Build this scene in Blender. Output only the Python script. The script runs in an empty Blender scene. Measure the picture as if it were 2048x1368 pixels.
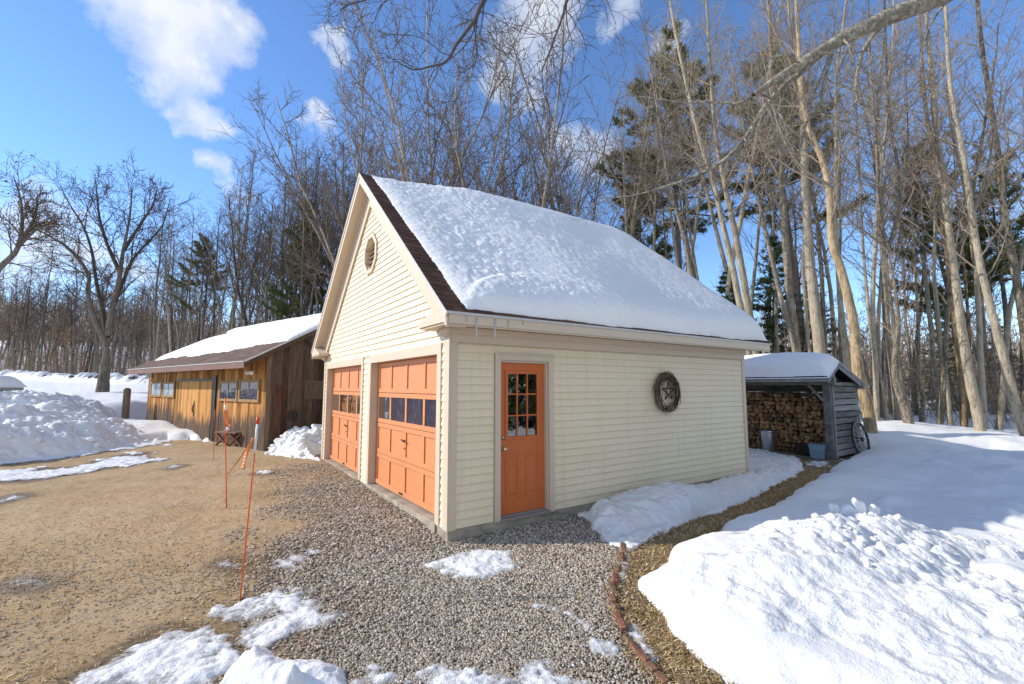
import bpy, math, random
import numpy as np
from mathutils import Vector, Matrix
SC = bpy.context.scene
COL = SC.collection
R = math.radians
# ------------------------------------------------------------------ camera geometry (world = garage frame, metres)
FPX, PITCH, YAW = 919.0, 0.0972, 0.5977
CAM = np.array([-2.579, -5.187, 1.734])
_c, _s = math.cos(YAW), math.sin(YAW)
FW = np.array([_s, _c, 0.0]); RT = np.array([_c, -_s, 0.0]); UP = np.array([0, 0, 1.0])
FW2 = math.cos(PITCH)*FW + math.sin(PITCH)*UP
UP2 = -math.sin(PITCH)*FW + math.cos(PITCH)*UP
def ray(x, y): return RT*(x-1024)/FPX + UP2*(684-y)/FPX + FW2
def at(x, y, D):
    d = ray(x, y); return CAM + d*(D/(d@FW))
def atz(x, y, z):
    d = ray(x, y); return CAM + d*((z-CAM[2])/d[2])
def G(x, y):
    """point of the terrain seen at a pixel"""
    z = -0.2
    for _ in range(6):
        P = atz(x, y, z); z = float(T(P[0], P[1]))
    return atz(x, y, z)
def G2(*pts): return [tuple(G(x, y)[:2]) for x, y in pts]
# ------------------------------------------------------------------ noise
_tab = np.random.RandomState(5).rand(256, 256).astype(np.float64)
def vnoise(x, y, s=0):
    x = np.asarray(x, float)+s*17.31; y = np.asarray(y, float)+s*9.77
    xi = np.floor(x).astype(int); yi = np.floor(y).astype(int)
    fx = x-xi; fy = y-yi
    fx = fx*fx*fx*(fx*(fx*6-15)+10); fy = fy*fy*fy*(fy*(fy*6-15)+10)
    a = _tab[xi & 255, yi & 255]; b = _tab[(xi+1) & 255, yi & 255]
    c = _tab[xi & 255, (yi+1) & 255]; d = _tab[(xi+1) & 255, (yi+1) & 255]
    return (a*(1-fx)+b*fx)*(1-fy)+(c*(1-fx)+d*fx)*fy
def fbm(x, y, f=1.0, o=4, s=0, g=0.5):
    t = 0; a = 1.0; n = 0; c, q = math.cos(.6), math.sin(.6)
    x = np.asarray(x, float)*f; y = np.asarray(y, float)*f
    for k in range(o):
        t = t + a*(vnoise(x, y, s+k)-.5); n += a; a *= g
        x, y = (c*x-q*y)*2.03, (q*x+c*y)*2.03
    return t/n*2
def sstep(a, b, x):
    t = np.clip((x-a)/(b-a), 0, 1); return t*t*(3-2*t)
def sdpoly(x, y, P):
    """signed distance to polygon, positive inside"""
    x = np.asarray(x, float); y = np.asarray(y, float)
    d = np.full(x.shape, 1e18); ins = np.zeros(x.shape, bool)
    n = len(P)
    for i in range(n):
        ax, ay = P[i]; bx, by = P[(i+1) % n]
        ex, ey = bx-ax, by-ay
        wx, wy = x-ax, y-ay
        t = np.clip((wx*ex+wy*ey)/(ex*ex+ey*ey+1e-12), 0, 1)
        d = np.minimum(d, (wx-ex*t)**2+(wy-ey*t)**2)
        c1 = (ay <= y) & (by > y); c2 = (ay > y) & (by <= y)
        cr = ex*wy-ey*wx
        ins ^= (c1 & (cr > 0)) | (c2 & (cr < 0))
    d = np.sqrt(d)
    return np.where(ins, d, -d)
# ------------------------------------------------------------------ terrain
_cp = [(-.3, -.3, -.15), (-.3, 1.4, -.045), (-.3, 3.5, -.012), (-.3, 5, 0), (-.3, 7, .005), (-1.5, 3.5, -.08), (2.4, -.3, -.13), (6.8, -.5, -.12), (3, 3.5, -.1),
       (-2.6, -5.2, -.25), (-3, -1, -.21), (-6, 3, -.2), (-6, 9, -.15), (-.9, 9.9, -.10), (-4.2, 19.6, -.03),
       (11, 0, -.12), (12, 3, -.12), (6, -5, -.2), (15, -5, -.22), (5, -1.8, -.18), (-10, -5, -.25), (2, -9, -.3), (-2.5, 14, -.08), (1, 14, -.05), (-9, 12, .1)]
for px, py, D in [(205, 790, 34), (100, 764, 55), (0, 757, 58), (290, 770, 52), (252, 812, 20), (1800, 850, 24), (2000, 866, 22), (1500, 822, 40),
                  (1850, 815, 50), (1000, 783, 40), (640, 780, 40), (450, 775, 45), (1000, 780, 70), (1700, 800, 75), (0, 690, 150), (150, 690, 150), (300, 700, 150), (520, 735, 150),
                  (900, 760, 150), (1600, 770, 150), (2000, 775, 150), (0, 610, 260), (300, 640, 260), (900, 735, 260), (1900, 755, 260)]:
    P_ = at(px, py, D); _cp.append((P_[0], P_[1], P_[2]))
_cp = np.array(_cp)
def T(x, y):
    x = np.asarray(x, float); y = np.asarray(y, float)
    num = 0; den = 0
    for a, b, c in _cp:
        w = ((x-a)**2+(y-b)**2+.6)**-1.7
        num = num+w*c; den = den+w
    return num/den
# ------------------------------------------------------------------ mesh helpers
def tagit(o, label=None, cat=None, group=None, kind=None):
    if label: o['label'] = label
    if cat: o['category'] = cat
    if group: o['group'] = group
    if kind: o['kind'] = kind
    return o
def empty(name, label, cat, loc=(0, 0, 0), group=None):
    o = bpy.data.objects.new(name, None); COL.objects.link(o); o.location = loc
    o.empty_display_size = .2
    return tagit(o, label, cat, group)
def npmesh(name, V, F, mat=None, parent=None, smooth=False, tint=None, vattr=None):
    """V (n,3); F (m,k) or list of such arrays"""
    V = np.asarray(V, np.float32)
    Fs = F if isinstance(F, list) else [F]
    Fs = [np.asarray(f, np.int32) for f in Fs if len(f)]
    me = bpy.data.meshes.new(name)
    me.vertices.add(len(V)); me.vertices.foreach_set('co', V.ravel())
    tot = sum(f.size for f in Fs); npol = sum(len(f) for f in Fs)
    me.loops.add(tot); me.polygons.add(npol)
    me.loops.foreach_set('vertex_index', np.concatenate([f.ravel() for f in Fs]))
    lt = np.concatenate([np.full(len(f), f.shape[1], np.int32) for f in Fs])
    ls = np.concatenate([[0], np.cumsum(lt)[:-1]]).astype(np.int32)
    me.polygons.foreach_set('loop_start', ls); me.polygons.foreach_set('loop_total', lt)
    me.update(calc_edges=True)
    if smooth: me.polygons.foreach_set('use_smooth', np.ones(npol, bool))
    if tint is not None:
        a = me.attributes.new('tint', 'FLOAT', 'FACE'); a.data.foreach_set('value', np.asarray(tint, np.float32))
    if vattr is not None:
        for k, v in vattr.items():
            a = me.attributes.new(k, 'FLOAT', 'POINT'); a.data.foreach_set('value', np.asarray(v, np.float32))
    if mat: me.materials.append(mat)
    o = bpy.data.objects.new(name, me); COL.objects.link(o)
    if parent: o.parent = parent
    return o
class MB:
    def __init__(s): s.v = []; s.f = []; s.t = []; s.tn = .5
    def add(s, V, F, t=None):
        n = len(s.v); s.v += [tuple(map(float, p)) for p in V]
        for f in F: s.f.append([i+n for i in f]); s.t.append(s.tn if t is None else t)
    def hexa(s, P, t=None):
        s.add(P, [(0, 3, 2, 1), (4, 5, 6, 7), (0, 1, 5, 4), (1, 2, 6, 5), (2, 3, 7, 6), (3, 0, 4, 7)], t)
    def box(s, x0, x1, y0, y1, z0, z1, t=None):
        if x1 < x0: x0, x1 = x1, x0
        if y1 < y0: y0, y1 = y1, y0
        if z1 < z0: z0, z1 = z1, z0
        s.hexa([(x0, y0, z0), (x1, y0, z0), (x1, y1, z0), (x0, y1, z0), (x0, y0, z1), (x1, y0, z1), (x1, y1, z1), (x0, y1, z1)], t)
    def bar(s, A, B, w, h, up=(0, 0, 1), t=None):
        A = Vector(A); B = Vector(B); d = (B-A).normalized(); u = Vector(up)
        sx = d.cross(u)
        if sx.length < 1e-4: sx = d.cross(Vector((1, 0, 0)))
        sx.normalize(); u = sx.cross(d).normalized()
        q = [(-w/2, -h/2), (w/2, -h/2), (w/2, h/2), (-w/2, h/2)]
        s.hexa([A+sx*a+u*b for a, b in q]+[B+sx*a+u*b for a, b in q], t)
    def prism(s, poly, ext, t=None):
        n = len(poly); e = Vector(ext)
        V = [Vector(p) for p in poly]; V += [p+e for p in V]
        s.add(V, [tuple(range(n))[::-1], tuple(range(n, 2*n))]+[(i, (i+1) % n, n+(i+1) % n, n+i) for i in range(n)], t)
    def tube(s, P, r, k=6, t=None, cap=True):
        V, F = tube_np(np.array(P, float), np.array(r, float)*np.ones(len(P)), k)
        n = len(P)
        F = [tuple(f) for f in F]
        if cap: F += [tuple(range(k))[::-1], tuple((n-1)*k+i for i in range(k))]
        s.add(V, F, t)
    def lathe(s, prof, c=(0, 0, 0), k=20, t=None):
        V = []; 
        for r, z in prof:
            for i in range(k):
                a = 2*math.pi*i/k; V.append((c[0]+r*math.cos(a), c[1]+r*math.sin(a), c[2]+z))
        F = [(j*k+i, j*k+(i+1) % k, (j+1)*k+(i+1) % k, (j+1)*k+i) for j in range(len(prof)-1) for i in range(k)]
        s.add(V, F, t)
    def build(s, name, mat, parent=None, smooth=False, M=None, bevel=0):
        me = bpy.data.meshes.new(name)
        V = s.v if M is None else [tuple(M @ Vector(p)) for p in s.v]
        me.from_pydata(V, [], s.f); 
        a = me.attributes.new('tint', 'FLOAT', 'FACE'); a.data.foreach_set('value', np.asarray(s.t, np.float32))
        if smooth: me.polygons.foreach_set('use_smooth', np.ones(len(s.f), bool))
        me.update()
        if mat: me.materials.append(mat)
        o = bpy.data.objects.new(name, me); COL.objects.link(o)
        if parent: o.parent = parent
        if bevel:
            b = o.modifiers.new('bevel', 'BEVEL'); b.width = bevel; b.segments = 2; b.limit_method = 'ANGLE'
        return o
def tube_np(P, r, k):
    n = len(P); d = np.gradient(P, axis=0); d /= np.linalg.norm(d, axis=1)[:, None]+1e-12
    ref = np.array([0, 0, 1.0]) if abs(d[0, 2]) < .8 else np.array([1.0, 0, 0])
    u = np.cross(d, ref); u /= np.linalg.norm(u, axis=1)[:, None]+1e-12
    w = np.cross(d, u)
    a = np.arange(k)*2*math.pi/k
    V = P[:, None, :]+r[:, None, None]*(u[:, None, :]*np.cos(a)[None, :, None]+w[:, None, :]*np.sin(a)[None, :, None])
    i = np.arange(n-1)[:, None]*k; j = np.arange(k)[None, :]; j2 = (j+1) % k
    F = np.stack([i+j, i+j2, i+k+j2, i+k+j], -1).reshape(-1, 4)
    return V.reshape(-1, 3), F
class NB:
    """fast collector of numpy chunks"""
    def __init__(s): s.V = []; s.F = {}; s.n = 0; s.T = {}
    def add(s, V, F, t=.5):
        k = F.shape[1]; s.V.append(V); s.F.setdefault(k, []).append(F+s.n); s.n += len(V)
        s.T.setdefault(k, []).append(np.full(len(F), t) if np.isscalar(t) else t)
    def tube(s, P, r, k, t=.5): s.add(*tube_np(P, r, k), t)
    def build(s, name, mat, parent=None, smooth=True):
        ks = sorted(s.F)
        return npmesh(name, np.concatenate(s.V), [np.concatenate(s.F[k]) for k in ks], mat, parent, smooth, tint=np.concatenate([np.concatenate(s.T[k]) for k in ks]))
def copy_tree(o, parent=None):
    c = o.copy(); COL.objects.link(c)
    if parent: c.parent = parent
    for ch in list(o.children): copy_tree(ch, c)
    return c
# ------------------------------------------------------------------ materials
def L(r, g=None, b=None):
    """sRGB 0-255 -> linear"""
    return tuple(((v/255)/12.92 if v/255 <= .04045 else ((v/255+.055)/1.055)**2.4) for v in (r, g, b))
class NT:
    def __init__(s, name, rough=.7, spec=.3):
        s.m = bpy.data.materials.new(name); s.m.use_nodes = True; s.t = s.m.node_tree; s.b = s.t.nodes['Principled BSDF']
        s.b.inputs['Roughness'].default_value = rough; s.b.inputs['Specular IOR Level'].default_value = spec
        s._co = None
    def n(s, typ, **kw):
        nd = s.t.nodes.new(typ)
        for k, v in kw.items(): setattr(nd, k, v)
        return nd
    def l(s, a, b): s.t.links.new(a, b)
    def co(s, sc=(1, 1, 1), off=(0, 0, 0), kind='Object'):
        tc = s.n('ShaderNodeTexCoord'); mp = s.n('ShaderNodeMapping'); mp.inputs['Scale'].default_value = sc; mp.inputs['Location'].default_value = off
        s.l(tc.outputs[kind], mp.inputs['Vector']); return mp.outputs['Vector']
    def noise(s, v, scale, detail=4, rough=.55, dist=0):
        nd = s.n('ShaderNodeTexNoise'); nd.inputs['Scale'].default_value = scale; nd.inputs['Detail'].default_value = detail
        nd.inputs['Roughness'].default_value = rough; nd.inputs['Distortion'].default_value = dist
        s.l(v, nd.inputs['Vector']); return nd.outputs['Fac']
    def voro(s, v, scale, feature='F1', out='Distance', rnd=1):
        nd = s.n('ShaderNodeTexVoronoi', feature=feature); nd.inputs['Scale'].default_value = scale; nd.inputs['Randomness'].default_value = rnd
        s.l(v, nd.inputs['Vector']); return nd.outputs[out]
    def ramp(s, v, stops, interp='LINEAR'):
        nd = s.n('ShaderNodeValToRGB'); cr = nd.color_ramp; cr.interpolation = interp
        while len(cr.elements) < len(stops): cr.elements.new(.5)
        for e, (p, c) in zip(cr.elements, stops):
            e.position = p; e.color = (*(c if hasattr(c, '__len__') else (c, c, c)), 1)
        s.l(v, nd.inputs['Fac']); return nd.outputs['Color']
    def math(s, op, a, b=None, clamp=False):
        nd = s.n('ShaderNodeMath', operation=op, use_clamp=clamp)
        for i, q in enumerate((a, b)):
            if q is None: continue
            if hasattr(q, 'node'): s.l(q, nd.inputs[i])
            else: nd.inputs[i].default_value = q
        return nd.outputs[0]
    def mix(s, f, a, b, mode='MIX'):
        nd = s.n('ShaderNodeMix', data_type='RGBA', blend_type=mode)
        for i, q in ((0, f), (6, a), (7, b)):
            if hasattr(q, 'node'): s.l(q, nd.inputs[i])
            elif i == 0: nd.inputs[0].default_value = q
            else: nd.inputs[i].default_value = (*q, 1)
        return nd.outputs[2]
    def attr(s, name): 
        nd = s.n('ShaderNodeAttribute', attribute_name=name); return nd.outputs['Fac']
    def objrand(s): return s.n('ShaderNodeObjectInfo').outputs['Random']
    def sep(s, v):
        nd = s.n('ShaderNodeSeparateXYZ'); s.l(v, nd.inputs[0]); return nd.outputs
    def color(s, c):
        if hasattr(c, 'node'): s.l(c, s.b.inputs['Base Color'])
        else: s.b.inputs['Base Color'].default_value = (*c, 1)
    def bump(s, h, strength=.5, dist=.01, prev=None):
        nd = s.n('ShaderNodeBump'); nd.inputs['Strength'].default_value = strength; nd.inputs['Distance'].default_value = dist
        s.l(h, nd.inputs['Height'])
        if prev: s.l(prev, nd.inputs['Normal'])
        s.l(nd.outputs['Normal'], s.b.inputs['Normal']); return nd.outputs['Normal']
def paint(name, c, rough=.5, var=.06, grime=0.0, bump=.12, scale=8):
    m = NT(name, rough, .35); v = m.co()
    n1 = m.noise(v, scale, 5); n2 = m.noise(v, 1.3, 3)
    a = tuple(q*(1-var) for q in c); b = tuple(min(1, q*(1+var)) for q in c)
    col = m.ramp(m.math('ADD', m.math('MULTIPLY', n1, .5), m.math('MULTIPLY', n2, .5)), [(.3, a), (.7, b)])
    if grime:
        st = m.noise(m.co((6, 6, .8)), 3, 5)
        col = m.mix(m.math('MULTIPLY', m.ramp(st, [(.55, 0), (.75, 1)]), grime), col, (.22, .17, .11))
    m.color(col)
    if bump: m.bump(m.noise(m.co((1, 1, 1)), 60, 3), bump, .004)
    return m.m
def bark(name, dark, light, sc=1, lichen=0.0, zs=.25):
    m = NT(name, .9, .1); v = m.co((1, 1, zs))
    n = m.noise(v, 9*sc, 6, .65, .6); w = m.noise(m.co((1, 1, 1)), 1.1, 3)
    fu = m.noise(m.co((7, 7, .9)), 5, 4, .6); bl = m.noise(m.co((1, 1, .6)), 3.2, 3)
    f = m.math('ADD', m.math('ADD', m.math('MULTIPLY', n, .45), m.math('MULTIPLY', w, .15)), m.math('ADD', m.math('MULTIPLY', fu, .25), m.math('MULTIPLY', bl, .15)))
    rnd = m.math('MULTIPLY', m.math('SUBTRACT', m.objrand(), .5), .18)
    col = m.ramp(m.math('ADD', f, rnd), [(.39, dark), (.58, light)])
    if lichen:
        ln = m.noise(m.co(), 14, 4); col = m.mix(m.math('MULTIPLY', m.ramp(ln, [(.52, 0), (.6, 1)]), lichen), col, (.54, .51, .40))
    m.color(col); m.bump(m.math('ADD', n, fu), 1.0, .04); return m.m
M = {}
def mk_mats():
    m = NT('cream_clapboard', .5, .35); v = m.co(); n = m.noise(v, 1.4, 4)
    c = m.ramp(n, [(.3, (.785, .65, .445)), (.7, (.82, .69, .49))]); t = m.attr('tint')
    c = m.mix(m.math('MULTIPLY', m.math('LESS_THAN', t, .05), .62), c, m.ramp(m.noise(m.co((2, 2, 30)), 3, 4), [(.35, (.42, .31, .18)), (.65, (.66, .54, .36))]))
    c = m.mix(m.math('MULTIPLY', t, .07), c, (.62, .50, .32))
    c = m.mix(m.math('MULTIPLY', m.ramp(m.noise(m.co((5, 5, .5)), 2, 6), [(.5, 0), (.75, 1)]), .16), c, (.42, .32, .19))
    c = m.mix(m.math('MULTIPLY', m.ramp(m.noise(v, 34, 5, .7), [(.62, 0), (.72, 1)]), .18), c, (.35, .25, .14))
    m.color(c); m.bump(m.noise(m.co((3, 3, 40)), 4, 3), .08, .003); M['cream'] = m.m
    M['trim'] = paint('beige_trim', (.62, .495, .37), .5, .03, .05)
    M['orange'] = paint('sunlit_orange_paint', (.66, .255, .105), .45, .08, .16)  # door orange made paler to carry the sun on the overhead doors
    M['orange_shaded'] = paint('shaded_orange_paint', (.56, .14, .036), .42, .09, .14)  # same orange made deeper to carry the shade on the side door
    M['drip'] = paint('metal_drip_edge', (.52, .50, .47), .45, .05, .1)
    M['red_trim'] = paint('barn_fascia', (.19, .095, .07), .7, .25, .2, .3)
    M['white'] = paint('white_plastic', (.75, .75, .72), .4, .03)
    M['stake'] = paint('stake_orange', (.75, .12, .02), .4, .1)
    M['stakered'] = paint('stake_red', (.65, .06, .02), .4, .1)
    M['tape'] = paint('flag_tape', (.85, .25, .07), .5, .1)
    M['blue'] = paint('blue_bin', (.20, .30, .36), .5, .15)
    M['black'] = paint('black_plastic', (.02, .02, .022), .5, .2)
    M['iron'] = paint('black_iron', (.035, .035, .04), .5, .3)
    M['brass'] = NT('brass', .25, .5); M['brass'].color((.75, .62, .35)); M['brass'].b.inputs['Metallic'].default_value = .9; M['brass'] = M['brass'].m
    m = NT('galvanised', .28, .5); m.b.inputs['Metallic'].default_value = .95
    m.color(m.ramp(m.voro(m.co(), 14, out='Distance'), [(.1, (.5, .51, .52)), (.8, (.72, .73, .74))])); M['galv'] = m.m
    m = NT('redwire', .6, .3); m.color((.22, .02, .015)); M['redwire'] = m.m
    # glass
    m = NT('dark_glass', .03, .6); v = m.co(); m.color((.018, .022, .03)); m.b.inputs['Coat Weight'].default_value = .4
    m.bump(m.noise(v, 3.2, 2), .10, .03); M['glass'] = m.m
    m = NT('clear_pane', .03, .5); fr = m.n('ShaderNodeFresnel'); fr.inputs['IOR'].default_value = 1.6
    tr = m.n('ShaderNodeBsdfTransparent'); tr.inputs['Color'].default_value = (.45, .48, .48, 1); gl = m.n('ShaderNodeBsdfGlossy'); gl.inputs['Roughness'].default_value = .012
    bp = m.n('ShaderNodeBump'); bp.inputs['Strength'].default_value = .06; bp.inputs['Distance'].default_value = .03; m.l(m.noise(m.co(), 3.5, 2), bp.inputs['Height']); m.l(bp.outputs[0], gl.inputs['Normal'])
    ms = m.n('ShaderNodeMixShader'); m.l(m.math('ADD', m.math('MULTIPLY', fr.outputs[0], 2.4), .10), ms.inputs[0]); m.l(tr.outputs[0], ms.inputs[1]); m.l(gl.outputs[0], ms.inputs[2])
    m.l(ms.outputs[0], m.t.nodes['Material Output'].inputs['Surface']); M['glass'] = m.m
    m = NT('wavy_plastic_glass', .06, .7); v = m.co(); m.color(m.ramp(m.noise(v, 5, 5, .6, 1.5), [(.35, (.012, .015, .03)), (.7, (.05, .06, .10))]))
    m.bump(m.noise(m.co((1, 1, .6)), 11, 6, .7, 2.0), .9, .06); M['plastic_glass'] = m.m
    m = NT('painted_swirl_glass', .05, .35); v = m.co(); m.color(m.ramp(m.noise(v, 2.0, 2, .4, 2.2), [(.45, (.012, .012, .022)), (.52, (.11, .10, .16)), (.6, (.02, .02, .035))]))  # purple swirls of reflection painted into the pane colour
    m.bump(m.noise(v, 1.5, 1, .4, 1), .2, .05); M['painted_swirl_glass'] = m.m
    m = NT('dusty_glass', .25, .6); v = m.co(); m.color(m.ramp(m.noise(v, 5, 3), [(.3, (.25, .31, .36)), (.7, (.42, .47, .5))])); M['dusty_glass'] = m.m
    # concrete
    m = NT('concrete', .85, .2); v = m.co()
    c = m.ramp(m.noise(v, 2.2, 6, .6), [(.3, (.26, .225, .175)), (.7, (.47, .405, .325))])
    c = m.mix(m.ramp(m.noise(m.co((1, 1, 2.5)), 3.3, 4), [(.52, 0), (.7, .75)]), c, (.17, .14, .10))
    m.color(c); m.bump(m.noise(v, 40, 4), .35, .006); M['concrete'] = m.m
    # shingles
    m = NT('brown_shingle', .9, .15); v = m.co()
    t = m.attr('tint'); c = m.ramp(t, [(0, (.045, .021, .014)), (.5, (.10, .048, .031)), (1, (.19, .10, .066))])
    c = m.mix(.5, c, m.ramp(m.noise(v, 120, 2), [(.3, (.03, .016, .01)), (.7, (.2, .11, .08))])); m.color(c); m.bump(m.noise(v, 200, 2), .5, .004); M['shingle'] = m.m
    m = NT('barn_shingle', .9, .15); v = m.co()
    t = m.attr('tint'); c = m.ramp(t, [(0, (.085, .055, .043)), (1, (.19, .125, .10))])
    c = m.mix(.4, c, m.ramp(m.noise(v, 60, 3), [(.3, (.06, .04, .032)), (.7, (.24, .165, .135))])); m.color(c); M['shingle2'] = m.m
    m = NT('black_roofing', .8, .2); m.color((.02, .022, .028)); M['roofing'] = m.m
    # snow
    def snow(name, bs=1.0, fine=70, col=(.87, .86, .845), dirt=0):
        m = NT(name, .55, .25); v = m.co()
        h = m.math('ADD', m.math('MULTIPLY', m.noise(v, 9, 6, .6), .7), m.math('MULTIPLY', m.noise(v, fine, 4, .6), .3))
        c = col
        if dirt:
            c = m.mix(m.math('MULTIPLY', m.ramp(m.noise(v, 26, 6, .7), [(.54, 0), (.68, 1)]), dirt), col, (.30, .24, .17))
        m.color(c)
        m.b.inputs['Subsurface Weight'].default_value = 0
        m.bump(h, .55*bs, .05); return m.m
    def thin_snow(name):
        s = snow(name, 1.2, 90, (.85, .845, .84), .45); nt = s.node_tree; N = nt.nodes
        at_ = N.new('ShaderNodeAttribute'); at_.attribute_name = 'thick'; nz = N.new('ShaderNodeTexNoise'); nz.inputs['Scale'].default_value = 38; nz.inputs['Detail'].default_value = 5
        tcn = N.new('ShaderNodeTexCoord'); nt.links.new(tcn.outputs['Object'], nz.inputs['Vector'])
        a = N.new('ShaderNodeMath'); a.operation = 'MULTIPLY_ADD'; nt.links.new(nz.outputs['Fac'], a.inputs[0]); a.inputs[1].default_value = .026; nt.links.new(at_.outputs['Fac'], a.inputs[2])
        rp = N.new('ShaderNodeMapRange'); rp.inputs['From Min'].default_value = .013; rp.inputs['From Max'].default_value = .033; nt.links.new(a.outputs[0], rp.inputs['Value'])
        tr = N.new('ShaderNodeBsdfTransparent'); mx = N.new('ShaderNodeMixShader'); nt.links.new(rp.outputs[0], mx.inputs[0]); nt.links.new(tr.outputs[0], mx.inputs[1]); nt.links.new(N['Principled BSDF'].outputs[0], mx.inputs[2])
        nt.links.new(mx.outputs[0], N['Material Output'].inputs['Surface']); return s
    M['snow'] = snow('snow'); M['snow_rough'] = snow('snow_rough', 1.5, 45, (.80, .79, .775)); M['snow_roof'] = snow('snow_on_roof', 1.0, 60)
    M['snow_thin'] = thin_snow('thin_icy_snow')
    m = NT('ice', .18, .6); v = m.co(); m.color((.8, .85, .9)); m.b.inputs['Transmission Weight'].default_value = .7; M['ice'] = m.m
    # ground
    m = NT('driveway_ground', .95, .1); v = m.co()
    g = m.attr('gravel'); st = m.attr('straw')
    v1 = m.voro(v, 55, out='Color'); vd = m.voro(v, 55)
    sv = m.n('ShaderNodeSeparateColor'); m.l(v1, sv.inputs[0])
    grav = m.ramp(sv.outputs[0], [(0, (.07, .062, .052)), (.45, (.21, .185, .155)), (.8, (.38, .335, .275)), (1, (.55, .5, .43))])
    dirt = m.ramp(m.math('ADD', m.math('MULTIPLY', m.noise(v, .9, 6, .65), .55), m.math('MULTIPLY', m.noise(v, 22, 5, .7), .45)), [(.33, (.31, .195, .095)), (.5, (.58, .395, .215)), (.66, (.76, .57, .35))])
    strw = m.ramp(m.noise(m.co((1, 1, 1)), 38, 6, .75, .8), [(.32, (.14, .078, .03)), (.52, (.39, .24, .098)), (.7, (.58, .40, .185))])
    rut = m.noise(m.co((.35, 2.2, 1), (0, 0, 0)), 1.2, 4, .6, .3); dirt = m.mix(m.math('MULTIPLY', m.ramp(rut, [(.45, 0), (.62, 1)]), .45), dirt, (.56, .44, .29))
    rust = m.ramp(m.noise(v, 1.7, 5, .6, .5), [(.56, 0), (.7, .8)])
    dirt = m.mix(rust, dirt, (.30, .155, .05))
    pat = m.noise(m.co((1, 1, 1), (3, 7, 0)), .75, 6, .7, .6)
    dirt = m.mix(m.math('MULTIPLY', m.ramp(pat, [(.48, 0), (.58, 1)]), .45), dirt, (.30, .185, .088))
    dirt = m.mix(m.math('MULTIPLY', m.ramp(m.noise(m.co((1, 1, 1), (9, 2, 0)), 1.1, 6, .7, .4), [(.52, 0), (.66, 1)]), .6), dirt, (.62, .49, .32))
    c = m.mix(m.math('MULTIPLY', st, .85), dirt, strw)
    gg = m.math('ADD', g, m.math('MULTIPLY', m.math('SUBTRACT', m.noise(v, 5, 5, .6), .5), .9), True)
    fine = m.voro(v, 34, out='Color'); sf = m.n('ShaderNodeSeparateColor'); m.l(fine, sf.inputs[0])
    c = m.mix(.55, c, m.ramp(m.noise(m.co((1, 1.6, 1)), 85, 4, .8), [(.36, (.12, .066, .027)), (.5, (.50, .335, .18)), (.64, (.82, .65, .42))]))
    c = m.mix(m.math('MULTIPLY', m.ramp(sf.outputs[1], [(.72, 0), (.78, 1)]), .55), c, m.ramp(sf.outputs[0], [(0, (.07, .055, .04)), (1, (.45, .38, .3))]))
    c = m.mix(m.math('MULTIPLY', m.attr('rut'), .55), c, (.50, .39, .25))
    c = m.mix(gg, c, grav)
    wet = m.attr('wet'); c = m.mix(m.math('MULTIPLY', wet, .62), c, (.06, .042, .026))
    m.l(m.ramp(wet, [(0, .95), (1, .45)]), m.b.inputs['Roughness'])
    m.color(c)
    h = m.math('ADD', m.math('MULTIPLY', m.noise(v, 45, 7, .75), 1.2), m.math('MULTIPLY', m.math('MULTIPLY', m.voro(v, 40), g), .8))
    m.bump(h, .8, .02); M['ground'] = m.m
    m = NT('pebble', .85, .2); t = m.attr('tint'); v = m.co()
    c = m.ramp(t, [(0, (.06, .048, .038)), (.22, (.22, .168, .122)), (.5, (.43, .345, .255)), (.72, (.56, .435, .30)), (.86, (.46, .43, .385)), (1, (.80, .73, .62))])
    m.color(m.mix(.35, c, m.ramp(m.noise(v, 70, 3), [(.3, (.19, .152, .12)), (.7, (.66, .58, .48))]))); M['pebble'] = m.m
    m = NT('dead_grass', .9, .1); t = m.attr('tint'); m.color(m.ramp(t, [(0, (.15, .085, .034)), (.35, (.33, .20, .08)), (.7, (.52, .36, .16)), (1, (.80, .64, .38))])); M['straw'] = m.m
    m = NT('brick', .9, .15); v = m.co(); m.color(m.mix(m.objrand(), m.ramp(m.noise(v, 25, 5), [(.3, (.15, .062, .04)), (.7, (.30, .14, .088))]), m.ramp(m.noise(v, 18, 5), [(.3, (.10, .065, .05)), (.7, (.27, .17, .10))]))); m.bump(m.noise(v, 60, 4), .6, .01); M['brick'] = m.m
    # wood
    def wood(name, stops, zsc=(9, 9, .7), tw=.35, stain=None, sc=3.0):
        m = NT(name, .85, .15); n = m.noise(m.co(zsc), sc, 6, .6, .4)
        f = m.math('ADD', m.math('MULTIPLY', n, 1-tw), m.math('MULTIPLY', m.attr('tint'), tw))
        c = m.ramp(f, stops)
        if stain:
            v = m.co(); xyz = m.sep(v)
            e = m.math('ADD', xyz[2], m.math('MULTIPLY', m.math('SUBTRACT', m.noise(m.co((4, 4, .5)), 2.2, 5, .6), .5), stain[1]))
            e = m.math('ADD', e, m.math('MULTIPLY', m.math('SUBTRACT', m.noise(m.co((.5, .5, .12)), 1.6, 2), .5), .9))
            k = m.ramp(e, [(stain[0]-.16, 1), (stain[0]+.14, 0)])
            c = m.mix(m.math('MULTIPLY', k, .9), c, m.ramp(n, [(.3, (.035, .028, .022)), (.7, (.13, .105, .085))]))
        m.color(c); m.bump(n, .55, .012); return m.m
    M['barn'] = wood('barn_front_boards', [(.28, (.11, .045, .014)), (.43, (.40, .175, .05)), (.6, (.60, .285, .09)), (.76, (.74, .44, .18))], stain=(.85, 1.5))
    M['barndoor'] = wood('barn_door_boards', [(.28, (.19, .075, .022)), (.45, (.50, .23, .065)), (.65, (.68, .345, .11)), (.8, (.80, .49, .20))], stain=(.62, 1.1))
    M['barndark'] = wood('barn_end_boards', [(.3, (.035, .023, .015)), (.5, (.098, .062, .04)), (.72, (.20, .138, .094))])
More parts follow.
